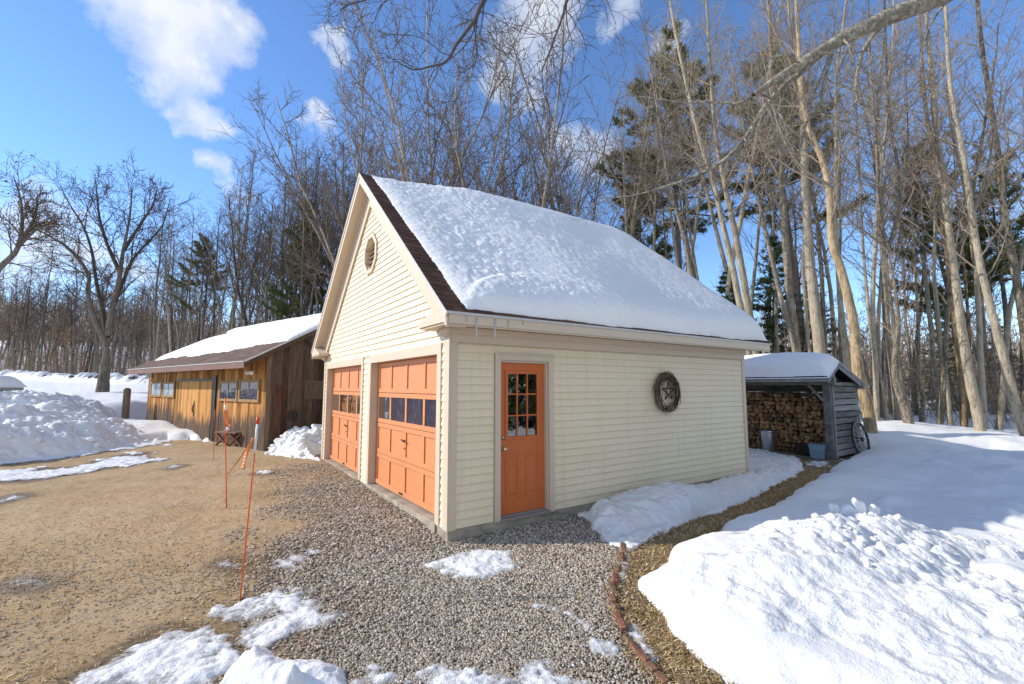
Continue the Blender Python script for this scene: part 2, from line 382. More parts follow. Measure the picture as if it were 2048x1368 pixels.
    M['grey_wood'] = wood('grey_weathered_wood', [(.3, (.10, .095, .09)), (.5, (.21, .20, .19)), (.72, (.36, .345, .33))], (2, 2, 2))
    M['grey_plank'] = wood('grey_planks', [(.3, (.10, .095, .09)), (.5, (.22, .21, .20)), (.72, (.36, .345, .33))], (.7, 9, 9))
    M['post_wood'] = wood('post_wood', [(.3, (.12, .08, .05)), (.7, (.32, .24, .17))])
    M['bench_wood'] = wood('bench_wood', [(.3, (.17, .085, .055)), (.7, (.40, .23, .16))])
    M['floor_wood'] = wood('floor_wood', [(.3, (.12, .09, .06)), (.7, (.30, .23, .16))], (9, 1, 9))
    M['sash'] = wood('sash_wood', [(.3, (.22, .13, .06)), (.7, (.50, .33, .16))])
    m = NT('split_log', .9, .1); v = m.co(); n = m.noise(v, 22, 5)
    m.color(m.mix(m.ramp(m.objrand(), [(.2, 0), (.85, 1)]), m.ramp(n, [(.3, (.24, .125, .055)), (.7, (.56, .36, .19))]), m.ramp(n, [(.3, (.06, .035, .022)), (.7, (.25, .15, .085))]))); m.bump(n, .5, .01); M['log'] = m.m
    m = NT('wreath_twigs', .9, .1); m.color(m.ramp(m.attr('tint'), [(0, (.05, .032, .024)), (.6, (.17, .115, .08)), (1, (.33, .25, .18))])); M['wreath'] = m.m
    # trees
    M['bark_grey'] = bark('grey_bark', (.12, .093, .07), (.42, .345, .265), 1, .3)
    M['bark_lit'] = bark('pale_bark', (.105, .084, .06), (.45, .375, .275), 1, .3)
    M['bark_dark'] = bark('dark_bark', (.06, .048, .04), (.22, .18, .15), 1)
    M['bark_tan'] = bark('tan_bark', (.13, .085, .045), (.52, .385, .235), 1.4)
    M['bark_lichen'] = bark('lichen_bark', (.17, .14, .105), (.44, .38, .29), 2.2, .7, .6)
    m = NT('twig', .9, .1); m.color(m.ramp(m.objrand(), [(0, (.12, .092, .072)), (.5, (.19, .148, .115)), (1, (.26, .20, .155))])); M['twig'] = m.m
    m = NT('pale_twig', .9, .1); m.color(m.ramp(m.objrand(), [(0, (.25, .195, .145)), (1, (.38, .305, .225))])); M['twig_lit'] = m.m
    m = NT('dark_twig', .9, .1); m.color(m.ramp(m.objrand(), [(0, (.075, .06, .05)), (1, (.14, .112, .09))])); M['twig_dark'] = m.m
    m = NT('dry_leaf', .8, .2); m.color(m.ramp(m.attr('tint'), [(0, (.10, .04, .02)), (.5, (.27, .125, .05)), (1, (.48, .29, .12))])); M['leaf'] = m.m
    m = NT('pine_needles', .7, .2); m.color(m.ramp(m.attr('tint'), [(0, (.05, .062, .02)), (.5, (.125, .14, .042)), (1, (.25, .24, .08))])); M['needle'] = m.m
    m = NT('hemlock_needles', .7, .2); m.color(m.ramp(m.attr('tint'), [(0, (.028, .045, .018)), (.6, (.075, .105, .036)), (1, (.15, .175, .06))])); M['hemlock'] = m.m
    m = NT('stone', .9, .15); v = m.co(); m.color(m.ramp(m.noise(v, 4, 5), [(.3, (.05, .045, .04)), (.7, (.2, .18, .16))])); m.bump(m.noise(v, 9, 5), .6, .05); M['stone'] = m.m
    m = NT('brush', .9, .1); m.color(m.ramp(m.attr('tint'), [(0, (.12, .09, .068)), (.6, (.29, .22, .165)), (1, (.42, .33, .25))])); M['brush'] = m.m
mk_mats()
# ------------------------------------------------------------------ regions on the ground (world xy)
BARN_K = np.array([-.92, 9.93]); BARN_B = np.array([-.327, .945]); BARN_C = np.array([.945, .327])
bare = ([(-12, -9), (-16, 4)] + G2((0, 916), (130, 906), (240, 888), (330, 880), (400, 880)) +
        [tuple(BARN_K+BARN_B*3), tuple(BARN_K+BARN_C*.3), tuple(BARN_K+BARN_C*4)] + [(.5, 8.5), (.3, 6.9), (.3, .3), (2.2, .2)] +
        G2((1172, 1040), (1215, 1092), (1262, 1098), (1345, 1056), (1470, 1009), (1560, 966), (1604, 940), (1600, 918)) +
        [(11.2, 2.6), (12.6, 2.6), (12.4, 0.0)] + G2((1684, 928), (1640, 965), (1590, 990), (1500, 1035), (1420, 1078), (1370, 1102), (1325, 1135), (1288, 1166), (1308, 1205), (1340, 1240), (1382, 1295), (1425, 1335), (1465, 1372)) +
        [(.75, -4.4), (-.2, -6), (-3, -9)])
gravel_poly = G2((640, 935), (700, 960), (890, 1080)) + [(.2, .3), (2.3, .2)] + G2((1172, 1040), (1255, 1095), (1228, 1190), (1262, 1290), (1335, 1372)) + [(-.3, -4.2)] + G2((640, 1372), (690, 1290), (700, 1180), (640, 1080), (640, 1000))
straw_poly = G2((1255, 1095), (1345, 1056), (1470, 1009), (1560, 966), (1604, 940)) + [(11.2, 1.5)] + G2((1684, 928), (1640, 965), (1500, 1035), (1420, 1078), (1288, 1166), (1340, 1240), (1465, 1372), (1335, 1372), (1262, 1290), (1228, 1190))
def polar(angs, rads, c):
    A, Rr = np.meshgrid(angs, rads, indexing='ij')
    a = A+YAW
    X = c[0]+Rr*np.sin(a); Y = c[1]+Rr*np.cos(a)
    n, m = X.shape
    i = np.arange(n)[:, None]; j = np.arange(m-1)[None, :]; i2 = (i+1) % n
    F = np.stack([i*m+j, i2*m+j, i2*m+j+1, i*m+j+1], -1).reshape(-1, 4)
    return X.ravel(), Y.ravel(), F
_in = np.linspace(-54, 54, 620); _out = np.linspace(54, 306, 60)[1:-1]
angs = np.radians(np.concatenate([_in, _out]))
rads = np.concatenate([[.02, .5], np.geomspace(1.0, 40, 330), np.geomspace(41, 900, 46)])
X, Y, F = polar(angs, rads, CAM[:2])
Z0 = T(X, Y)
sdb = sdpoly(X, Y, bare)+fbm(X, Y, 2.2, 4, 3)*.16
near = sstep(30, 8, np.hypot(X-CAM[0], Y-CAM[1]))
micro = fbm(X, Y, 1.1, 5, 11)*.02+fbm(X, Y, 9, 3, 14)*.008
# wheel ruts
def gravel_mask(x, y): return np.clip(.60+sdpoly(x, y, gravel_poly)/1.7+fbm(x, y, 1.1, 5, 21)*.5, 0, 1)
def straw_mask(x, y):
    a = np.clip(.5+sdpoly(x, y, straw_poly)/.3+fbm(x, y, 3, 3, 25)*.4, 0, 1)
    b = np.clip(fbm(x, y, .55, 4, 31)*1.6+.15+sstep(-1.5, -4.5, y)*.5, 0, 1)*.9
    return np.maximum(a, b)
def rut_(x, y):
    dd = (x-CAM[0])*FW[0]+(y-CAM[1])*FW[1]; la = (x-CAM[0])*RT[0]+(y-CAM[1])*RT[1]; r = 0
    for d0, k in ((6.6, .035), (8.2, .03), (9.7, .012), (11.0, .0)):
        r = np.maximum(r, np.exp(-((dd-d0-k*la*la*.35-.35*fbm(la, la*0, .35, 2, int(d0)))/.17)**2)*sstep(.2, -1.5, la)*(.55+.9*fbm(la, dd, .9, 3, 55)))
    return np.clip(r, 0, 1)
rut = rut_(X, Y)*sstep(16, 13, np.hypot(X-CAM[0], Y-CAM[1])); micro = micro-.018*rut
PATCHES = []
gm = gravel_mask(X, Y); sm = straw_mask(X, Y)
def gz_(x, y): return T(x, y)+(fbm(x, y, 1.1, 5, 11)*.02+fbm(x, y, 9, 3, 14)*.008)*sstep(30, 8, np.hypot(x-CAM[0], y-CAM[1]))
grd = npmesh('ground', np.stack([X, Y, Z0+micro*near*np.clip(sdb*2+.5, 0, 1)-.004], 1), F, M['ground'], smooth=True, vattr={'gravel': gm, 'straw': sm, 'rut': rut})
tagit(grd, 'bare driveway of tan dirt, matted straw and gravel', None, None, 'structure')
# snow field: one sheet that dips under the ground where the drive is bare
def bump_clods(h, X, Y, n, rng, rmin, rmax, area, msk, amp=.8):
    x0, x1, y0, y1 = area
    for _ in range(n):
        cx, cy = rng.uniform(x0, x1), rng.uniform(y0, y1); r = rmin*(rmax/rmin)**(rng.random()**1.8)
        k = (np.abs(X-cx) < r*1.3) & (np.abs(Y-cy) < r*1.3)
        if not k.any(): continue
        xx = X[k]-cx; yy = Y[k]-cy; a = rng.uniform(0, 6.28); q = rng.uniform(.6, 1.0)
        u = (xx*math.cos(a)+yy*math.sin(a))/r; w = (-xx*math.sin(a)+yy*math.cos(a))/(r*q)
        d2 = u*u+w*w+.35*fbm(xx/r+cx*7, yy/r, 1.6, 2, 3)
        b = np.sqrt(np.clip(1-d2, 0, 1))*r*amp*(.6+.5*rng.random())
        h[k] = np.maximum(h[k], h[k]*.9+b*msk[k])
    return h
dep_ = np.where(sdb < 0, .23*(1-np.exp(sdb/.16))+.02, -.02-sdb*.6)
farr = np.hypot(X-CAM[0], Y-CAM[1])
roll = fbm(X, Y, .22, 4, 41)*.16+fbm(X, Y, 1.2, 4, 44)*.05
rightside = sstep(0.5, 3.0, X)*sstep(0.2, -2, Y)
rg = np.random.RandomState(3)
dep_ = dep_+np.where(sdb < -.05, roll*np.clip(-sdb*1.5, 0, 1)*(1+1.1*rightside), 0)
# hump of drifted snow in front of the right hand wood
P_ = G(1780, 885)
dep_ += np.where(sdb < 0, .42*np.exp(-(((X-P_[0])/4.5)**2+((Y-P_[1])/2.0)**2)), 0)*np.clip(-sdb, 0, 1)
area = (2.5, 13, -6, -.8)
mk = np.clip(-sdb*2, 0, 1)*rightside
dep_ = bump_clods(dep_, X, Y, 260, np.random.RandomState(8), .06, .28, area, mk, .42)
pin = lambda P: sdpoly(X, Y, P)
_strip = G2((1172, 1036), (1262, 1096), (1345, 1057), (1470, 1010), (1604, 940), (1601, 916))+[(11.1, 2.3), (11.0, 7.5), (0, 7.5), (0, 0), (2.4, .02)]
dep_ = np.where(pin(_strip) > -.3, np.minimum(dep_, .03), dep_)
for P_ in ([(.02, .03), (6.79, .03), (6.79, 6.88), (.02, 6.88)], [tuple(BARN_K+BARN_B*.05+BARN_C*.05), tuple(BARN_K+BARN_B*10.3+BARN_C*.05), tuple(BARN_K+BARN_B*10.3+BARN_C*5.5), tuple(BARN_K+BARN_B*.05+BARN_C*5.5)], [(10.6, .0), (12.5, .0), (12.5, 4.3), (10.6, 4.3)]):
    dep_ = np.where(pin(P_) > 0, -.3, dep_)
keep = np.maximum.reduce([dep_[F[:, i]] for i in range(4)]) > -.05
_nf = F[keep]
snowZ = Z0+dep_
npmesh('snow', np.stack([X, Y, snowZ], 1), _nf, M['snow'], smooth=True)['kind'] = 'structure'
bpy.data.objects['snow']['label'] = 'wide untouched snow covering the yard and woodland floor'
def snowtop(x, y):
    sd = float(sdpoly(np.array([x]), np.array([y]), bare)[0])
    return float(T(x, y))+(.2 if sd < -.1 else 0)
# ------------------------------------------------------------------ snow banks and patches
def heap(name, label, poly, H, res=.03, prof=.5, seed=0, nz=((1.2, .12, 4), (6, .03, 3)), clods=0, cr=(.05, .25), mat='snow_rough', hfun=None, cat='snow bank', edge=.1, base=-.035, amp=.8, kind=None, mask=None):
    P = np.array(poly); x0, y0 = P.min(0)-.25; x1, y1 = P.max(0)+.25
    nx = int((x1-x0)/res)+2; ny = int((y1-y0)/res)+2
    xs = np.linspace(x0, x1, nx); ys = np.linspace(y0, y1, ny)
    X, Y = np.meshgrid(xs, ys, indexing='ij'); shp = X.shape
    sd = sdpoly(X, Y, poly)+fbm(X, Y, 2.5, 4, seed+1)*edge+fbm(X, Y, 12, 3, seed+5)*edge*.35
    h = np.where(sd > 0, (1-np.exp(-np.clip(sd, 0, 50)/prof)), sd*.9)
    hh = H if hfun is None else hfun(X, Y)
    h = np.where(sd > 0, h*hh, h)
    inn = np.clip(sd/(prof*.8), 0, 1)
    for f, a, o in nz: h = h+fbm(X, Y, f, o, seed+int(f*3))*a*inn
    if clods: h = bump_clods(h.ravel(), X.ravel(), Y.ravel(), clods, np.random.RandomState(seed+9), cr[0], cr[1], (x0, x1, y0, y1), np.clip(sd.ravel()/.15, 0, 1), amp).reshape(shp)
    if mask is not None: h = np.where(mask(X, Y, sd), h, -.2)
    h = np.maximum(h, -.12)
    Z = gz_(X, Y)+h
    i = np.arange(nx-1)[:, None]*ny; j = np.arange(ny-1)[None, :]
    F = np.stack([i+j, i+ny+j, i+ny+j+1, i+j+1], -1).reshape(-1, 4)
    hf = h.ravel(); k = np.maximum.reduce([hf[F[:, q]] for q in range(4)]) > base
    F = F[k]
    used = np.unique(F); mp = np.full(nx*ny, -1); mp[used] = np.arange(len(used))
    V = np.stack([X.ravel(), Y.ravel(), Z.ravel()], 1)[used]
    o = npmesh(name, V, mp[F], M[mat], smooth=True, vattr={'thick': h.ravel()[used]})
    return tagit(o, label, cat, None, kind)
# ploughed heap on the left
p0 = G2((-60, 935), (60, 921), (150, 912), (240, 896), (325, 882), (345, 874))
pk = [tuple(BARN_K+BARN_B*6.2+(-.15, -.1)), tuple(BARN_K+BARN_B*10.5+(-.25, 0)), tuple(BARN_K+BARN_B*12.2+(-1.0, 0)), (-8.0, 21), (-12, 19), (-17, 15.5)]
def hl(X, Y):
    s = (X-BARN_K[0])*BARN_B[0]+(Y-BARN_K[1])*BARN_B[1]
    n = -((X-BARN_K[0])*BARN_C[0]+(Y-BARN_K[1])*BARN_C[1])   # distance left of the barn front
    return 1.18*(.12+.88*sstep(-.2, 4.2, n))+.1
heap('snow_bank', 'long ploughed snow bank left of the barn, the tallest and lumpiest', p0+pk, 1.5, .045, 1.35, 3, ((.8, .36, 4), (2.8, .13, 5), (9, .045, 3)), 800, (.05, .24), hfun=hl, edge=.25, amp=.24)
# pile in the foreground right
pr = G2((1282, 1164), (1330, 1128), (1375, 1100), (1425, 1080)) + [(1.75, -2.15), (2.6, -2.0), (4.2, -2.35), (5.6, -3.2), (6.5, -5.5), (3, -7), (.8, -5.2), (.72, -4.4)] + G2((1462, 1372), (1425, 1337), (1380, 1295), (1338, 1240), (1304, 1205))
def hr(X, Y):
    r = np.exp(-(((X-2.9)*.75)**2+((Y+2.75)*1.5)**2)*.55)
    return .24+.36*r+.16*sstep(-3.4, -4.6, Y)*sstep(2.2, .8, X)+.12*fbm(X, Y, .8, 3, 77)
def rough_zone(X, Y): return sstep(-.2, .6, (X-1.75)*.8-(Y+3.2)*.05)
heap('snow_bank', 'big sunlit snow pile filling the right foreground beside the straw path', pr, .5, .016, .42, 30, ((.9, .10, 4), (3.5, .05, 4), (11, .014, 3)), 0, edge=.06, hfun=lambda X, Y: hr(X, Y)+rough_zone(X, Y)*(np.abs(fbm(X, Y, 2.3, 4, 90))*.13+np.abs(fbm(X, Y, 6.5, 3, 95))*.05*np.clip(.4+2*fbm(X, Y, .9, 3, 98), 0, 1.3)-.035))
# loose chunks lying on it come as one body of countless lumps (see lumps below)
# bank along the garage side
ps = G2((1172, 1036), (1205, 1088), (1262, 1096), (1345, 1057), (1470, 1010), (1560, 966), (1604, 940), (1601, 916)) + [(11.1, 2.3), (11.0, 4.2), (7.2, 4.2), (6.95, .02), (2.4, .02)]
def hs(X, Y): return .21+.20*np.exp(-(((X-3.7)/.75)**2+((Y+.55)/.6)**2))+.0-.18*sstep(-.28, -.02, Y)*sstep(7.0, 6.2, X)*sstep(3, 4, X)-.14*sstep(6.8, 8.2, X)-.16*sstep(-.72, -1.1, Y)*sstep(3.6, 2.6, X)
heap('snow_bank', 'snow strip hugging the cream side wall and curving round its far corner', ps, .3, .018, .10, 50, ((1.1, .05, 4), (4.5, .055, 4), (13, .022, 3)), 160, (.03, .12), edge=.09, hfun=hs, amp=.6)
# pile between garage and barn
pb = G2((534, 905), (560, 888), (600, 868)) + [tuple(BARN_K+BARN_C*1.2+BARN_B*-.05), tuple(BARN_K+BARN_C*3.2), (1.2, 8.4), (-.05, 7.6)] + G2((640, 921), (600, 917), (560, 911))
heap('snow_bank', 'lumpy snow pile wedged between the dark barn end and the garage', pb, .75, .025, .55, 70, ((2, .16, 4), (7, .06, 3)), 420, (.05, .2), edge=.1, amp=.9)
# heap at the bottom edge
pf = G2((425, 1385), (455, 1340), (490, 1305), (530, 1300), (575, 1325), (640, 1322), (685, 1345), (700, 1385), (560, 1420))
heap('snow_bank', 'small heap of smooth snow chunks at the bottom edge', pf, .13, .008, .16, 80, ((3, .05, 3), (9, .02, 3)), 26, (.04, .16), edge=.03, amp=.9, mat='snow')
def patch(label, px, t=.03, seed=0, mat='snow_thin', ragged=.10, edge=.07, res=.014, prof=.08):
    P = G2(*px); PATCHES.append(P)
    o = heap('snow_patch', label, P, t*.78, res, prof*2.2, seed, ((3, .012, 4), (10, .012+ragged*.10, 5), (30, .007, 3)), 0, mat=mat, edge=edge*2.2, cat='snow patch', base=-.012)
    return o
patch('wide icy sheet of snow along the foot of the left bank', [(-40, 968), (-40, 945), (60, 938), (150, 934), (205, 920), (268, 903), (300, 904), (278, 914), (332, 919), (250, 933), (140, 949), (60, 963)], .04, 100, res=.03, edge=.25)
patch('thin white tongue of snow above the wide icy sheet', [(-40, 935), (0, 918), (120, 908), (240, 890), (330, 880), (335, 889), (240, 902), (130, 915), (60, 925)], .05, 103, res=.03, edge=.15)
patch('small flat snow scrap at the left picture edge', [(-20, 1004), (0, 996), (30, 988), (62, 992), (30, 1000), (0, 1006)], .03, 106)
patch('lone patch of snow on the dirt at lower left', [(18, 1164), (60, 1149), (92, 1156), (118, 1163), (85, 1173), (32, 1173)], .035, 109)
patch('broken snow patch right of the near stake', [(515, 1136), (545, 1116), (592, 1106), (640, 1094), (628, 1106), (608, 1121), (622, 1132), (590, 1152), (560, 1145), (535, 1144)], .04, 112, edge=.10)
patch('little snow scrap touching the near stake', [(436, 1130), (455, 1122), (488, 1130), (470, 1140), (448, 1137)], .03, 115)
patch('slushy snow patch at the foot of the near stake', [(440, 1226), (480, 1203), (545, 1180), (600, 1160), (642, 1163), (648, 1205), (690, 1232), (640, 1262), (590, 1262), (540, 1290), (472, 1290), (500, 1245)], .045, 118, edge=.10)
patch('large scuffed snow sheet in the lower left foreground', [(120, 1385), (170, 1345), (250, 1292), (335, 1257), (400, 1262), (440, 1292), (460, 1312), (478, 1340), (420, 1390)], .05, 121, edge=.08)
patch('melting ice sheet on the gravel before the garage corner', [(850, 1132), (900, 1108), (960, 1095), (1052, 1093), (1030, 1112), (1035, 1135), (970, 1162), (905, 1163), (880, 1145)], .055, 124, ragged=.09, edge=.06)
patch('frosty ice on the gravel left of the brick edging', [(1085, 1212), (1130, 1205), (1185, 1232), (1215, 1275), (1262, 1350), (1240, 1372), (1190, 1330), (1150, 1270), (1105, 1235)], .06, 127, ragged=.14, edge=.10)
patch('icy crust on the gravel along the bottom edge', [(690, 1380), (700, 1325), (760, 1318), (850, 1345), (960, 1350), (1090, 1330), (1180, 1350), (1190, 1390), (700, 1400)], .055, 130, ragged=.16, edge=.14)
patch('narrow snow ribbon between brick edging and straw', [(1228, 1190), (1240, 1172), (1258, 1205), (1292, 1270), (1330, 1335), (1350, 1380), (1328, 1380), (1290, 1322), (1255, 1258)], .045, 133, edge=.05)
patch('snow ribbon at the top end of the brick edging', [(1240, 1090), (1262, 1098), (1262, 1130), (1245, 1165), (1232, 1180), (1240, 1135)], .035, 136, edge=.05)
patch('snow scraps on the dirt before the left garage door', [(508, 945), (540, 941), (552, 947), (520, 950)], .03, 139)
patch('icy scraps on the boards path before the woodshed', [(1600, 926), (1640, 918), (1690, 920), (1660, 932), (1630, 936)], .03, 142, edge=.12)
patch('small snow scrap left of the bench', [(325, 936), (350, 929), (372, 931), (345, 938)], .03, 145)
patch('thin scrap of snow between the two slim stakes', [(325, 888), (352, 889), (352, 893), (320, 894)], .03, 148)
_near = np.hypot(X-CAM[0], Y-CAM[1]) < 17
_wet = np.zeros(len(X)); _x, _y = X[_near], Y[_near]; _w = np.zeros(len(_x)); _nz = fbm(_x, _y, 3, 4, 88)*.12
for P in PATCHES: _w = np.maximum(_w, sstep(-.20, .0, sdpoly(_x, _y, P)+_nz))
_w = np.maximum(_w, sstep(.22, .0, sdpoly(_x, _y, bare)+_nz)*.8)
_wet[_near] = _w
_a = grd.data.attributes.new('wet', 'FLOAT', 'POINT'); _a.data.foreach_set('value', _wet.astype(np.float32))
# ------------------------------------------------------------------ loose lumps of snow
def ico():
    t = (1+5**.5)/2
    V = np.array([(-1, t, 0), (1, t, 0), (-1, -t, 0), (1, -t, 0), (0, -1, t), (0, 1, t), (0, -1, -t), (0, 1, -t), (t, 0, -1), (t, 0, 1), (-t, 0, -1), (-t, 0, 1)], float)
    V /= np.linalg.norm(V[0])
    F = np.array([(0, 11, 5), (0, 5, 1), (0, 1, 7), (0, 7, 10), (0, 10, 11), (1, 5, 9), (5, 11, 4), (11, 10, 2), (10, 7, 6), (7, 1, 8), (3, 9, 4), (3, 4, 2), (3, 2, 6), (3, 6, 8), (3, 8, 9), (4, 9, 5), (2, 4, 11), (6, 2, 10), (8, 6, 7), (9, 8, 1)])
    return V, F
def ico2():
    V, F = ico(); V = list(map(tuple, V)); ca = {}
    def mid(a, b):
        k = (min(a, b), max(a, b))
        if k not in ca:
            p = (np.array(V[a])+np.array(V[b])); p /= np.linalg.norm(p); ca[k] = len(V); V.append(tuple(p))
        return ca[k]
    N = []
    for a, b, c in F:
        x, y, z = mid(a, b), mid(b, c), mid(c, a); N += [(a, x, z), (b, y, x), (c, z, y), (x, y, z)]
    return np.array(V), np.array(N)
def scatter_rocks(P, size, rng, flat=.7, base=None, jag=.25):
    """many lumps at once: P (n,3), size (n,)"""
    V, F = base or ico(); n, k = len(P), len(V)
    W = V[None]*(1+jag*(rng.rand(n, k, 1)-.5)*2)
    W = W*np.stack([1+.5*(rng.rand(n)-.5), 1+.5*(rng.rand(n)-.5), flat*(1+.4*(rng.rand(n)-.5))], 1)[:, None]
    a = rng.rand(n)*6.283; b = (rng.rand(n)-.5)*1.2
    ca, sa, cb, sb = np.cos(a), np.sin(a), np.cos(b), np.sin(b)
    x, y, z = W[..., 0], W[..., 1], W[..., 2]
    y, z = y*cb[:, None]-z*sb[:, None], y*sb[:, None]+z*cb[:, None]
    x, y = x*ca[:, None]-y*sa[:, None], x*sa[:, None]+y*ca[:, None]
    W = np.stack([x, y, z], -1)*size[:, None, None]+P[:, None]
    return W.reshape(-1, 3), (F[None]+np.arange(n)[:, None, None]*k).reshape(-1, 3)
rr = np.random.RandomState(12)
def logpts(n, r0, r1, a0=-52, a1=52):
    r = r0*(r1/r0)**rr.rand(n); a = np.radians(a0+(a1-a0)*rr.rand(n))+YAW
    return CAM[0]+r*np.sin(a), CAM[1]+r*np.cos(a), r
# pebbles
x, y, r = logpts(330000, 2.0, 12)
k = rr.rand(len(x)) < np.clip(gravel_mask(x, y)**1.3*1.15-.05, np.clip(.03+fbm(x, y, .7, 3, 71)*.35, .008, .3), 1)*(sdpoly(x, y, bare) > -.02)*np.where(sdpoly(x, y, straw_poly) > -.02, .04, 1)
k &= ~((x > .0) & (y > 0)); x, y, r = x[k], y[k], r[k]
sz = .0050*(2.7**rr.rand(len(x)))*np.clip(r/3.6, .95, 1.45)
sz *= np.where(gravel_mask(x, y) < .15, .55, 1.0); z = gz_(x, y)+sz*.2
V, F3 = scatter_rocks(np.stack([x, y, z], 1), sz, rr, .65)
o = npmesh('gravel', V, F3, M['pebble'], smooth=False, tint=np.repeat(np.where(gravel_mask(x, y) < .3, .45+.4*rr.rand(len(x)), rr.rand(len(x))), 20)); tagit(o, 'loose grey and tan gravel stones around the garage corner', None, None, 'stuff')
# dead grass: lying fibres on the drive, standing tufts on the path strip
def blades(x, y, ln, stand, rng):
    n = len(x); a = rng.rand(n)*6.283; el = stand*rng.rand(n)*1.3+.04
    d = np.stack([np.cos(a)*np.cos(el), np.sin(a)*np.cos(el), np.sin(el)], 1)
    w = np.stack([-np.sin(a), np.cos(a), 0*a], 1)*(.0022+.0035*rng.rand(n))[:, None]
    z = gz_(x, y)+.003
    B = np.stack([x, y, z], 1); C = B+d*ln[:, None]*.55; E = B+d*ln[:, None]; E[:, 2] -= ln*.22*np.sin(el); C[:, 2] += .003
    V = np.stack([B-w, B+w, C+w*.8, C-w*.8, E+w*.2, E-w*.2], 1).reshape(-1, 3)
    i = np.arange(n)[:, None]*6
    F = np.concatenate([i+np.array([[0, 1, 2, 3]]), i+np.array([[3, 2, 4, 5]])])
    return V, F
x, y, r = logpts(110000, 2.0, 13)
sp = sdpoly(x, y, straw_poly); k = (sdpoly(x, y, bare) > -.05) & ((rr.rand(len(x)) < np.where(sp > -.1, 1, np.clip(straw_mask(x, y)*.75-.12, .05, 1)*(1-.9*gravel_mask(x, y))))) & ~((x > .0) & (y > 0))
x1, y1, r1 = x[k], y[k], r[k]
V1, F1 = blades(x1, y1, (.02+.05*rr.rand(len(x1)))*np.clip(r1/5, .8, 1.8), np.where(sdpoly(x1, y1, straw_poly) > -.1, .42, .2), rr)
# extra density on the path strip
P = np.array(straw_poly); xs = rr.uniform(P[:, 0].min(), P[:, 0].max(), 90000); ys = rr.uniform(P[:, 1].min(), P[:, 1].max(), 90000)
k = sdpoly(xs, ys, straw_poly) > -.03; xs, ys = xs[k], ys[k]
V2, F2 = blades(xs, ys, .018+.045*rr.rand(len(xs)), np.full(len(xs), .42), rr)
Vg = np.concatenate([V1, V2]); Fg = np.concatenate([F1, F2+len(V1)])
n1, n2 = len(x1), len(xs)
t = np.concatenate([np.tile(rr.rand(n1), 2), np.tile(rr.rand(n2), 2)])
o = npmesh('dead_grass', Vg, Fg, M['straw'], tint=t); tagit(o, 'matted dead straw coloured grass on drive and path', None, None, 'stuff')
# loose snow crumbs on the banks and round the edges
def zat(ob, pts):
    from mathutils.bvhtree import BVHTree
    me = ob.data; n = len(me.vertices); co = np.empty(n*3, np.float32); me.vertices.foreach_get('co', co); co = co.reshape(-1, 3)
    bv = BVHTree.FromPolygons([tuple(c) for c in co], [tuple(p.vertices) for p in me.polygons])
    out = []
    for px, py in pts:
        h = bv.ray_cast(Vector((px, py, 20)), Vector((0, 0, -1)))[0]
        out.append(h.z if h else None)
    return out
banks = [o for o in bpy.data.objects if o.name.startswith('snow_bank')]
bR = next(o for o in banks if 'right foreground' in o['label'])
bB = next(o for o in banks if 'wedged' in o['label'])
bL = next(o for o in banks if 'tallest' in o['label'])
PP = []; SS = []
def crumbs(ob, n, area, s0, s1, f=None):
    xs = rr.uniform(area[0], area[1], n); ys = rr.uniform(area[2], area[3], n)
    if f is not None:
        k = rr.rand(n) < f(xs, ys); xs, ys = xs[k], ys[k]
    for (a, b), z in zip(zip(xs, ys), zat(ob, list(zip(xs, ys)))):
        if z is None: continue
        s = s0*(s1/s0)**(rr.rand()**2.6); PP.append((a, b, z+s*.25)); SS.append(s)
crumbs(bR, 1700, (.7, 6.5, -6, -1.8), .006, .065, lambda x, y: .05+.95*rough_zone(x, y)*np.clip(.3+fbm(x, y, 1.1, 3, 99)*1.6, 0, 1))
crumbs(bB, 500, (-1, 1.5, 7.2, 10.5), .02, .12)
crumbs(bL, 1200, (-16, -1, 8, 17), .02, .13)
for _ in range(70):   # crumbs fallen beside the banks and on the dirt
    a, b, r_ = [q[0] for q in logpts(1, 2.8, 13)]
    if sdpoly(np.array([a]), np.array([b]), bare)[0] > 0 and not (a > -.05 and b > -.05 and b < 7):
        s = rr.uniform(.004, .013); PP.append((a, b, float(gz_(a, b))+s*.3)); SS.append(s)
V, F3 = scatter_rocks(np.array(PP), np.array(SS), rr, .75, ico2(), .22)
o = npmesh('snow_crumbs', V, F3, M['snow'], smooth=True); tagit(o, 'loose crumbs and clods of snow strewn over the banks', None, None, 'stuff')
# a few upright plates of snow on the crest of the right pile
def plates():
    mb = MB()
    for (px, py, w, h, tilt) in [(1672, 1020, .10, .15, .25), (1722, 1016, .14, .17, -.3), (1750, 1032, .16, .09, .5), (1700, 1030, .2, .08, 0.1)]:
        P = at(px, py+18, 5.35); z = zat(bR, [(P[0], P[1])])[0]
        if z is None: continue
        poly = []
        for k in range(9):
            a = k/9*6.283; rr_ = 1+.25*math.sin(3*a+px)
            poly.append((P[0]+RT[0]*w*.5*math.cos(a)*rr_*1.0, P[1]+RT[1]*w*.5*math.cos(a)*rr_, z+h*.35+h*.6*math.sin(a)*rr_+tilt*w*.5*math.cos(a)))
        mb.prism(poly, (FW[0]*.05, FW[1]*.05, .02))
    return mb
o = plates().build('snow_slabs', M['snow'], bevel=.012); tagit(o, 'broken upright snow plates on the crest of the sunlit pile', None, None, 'stuff')
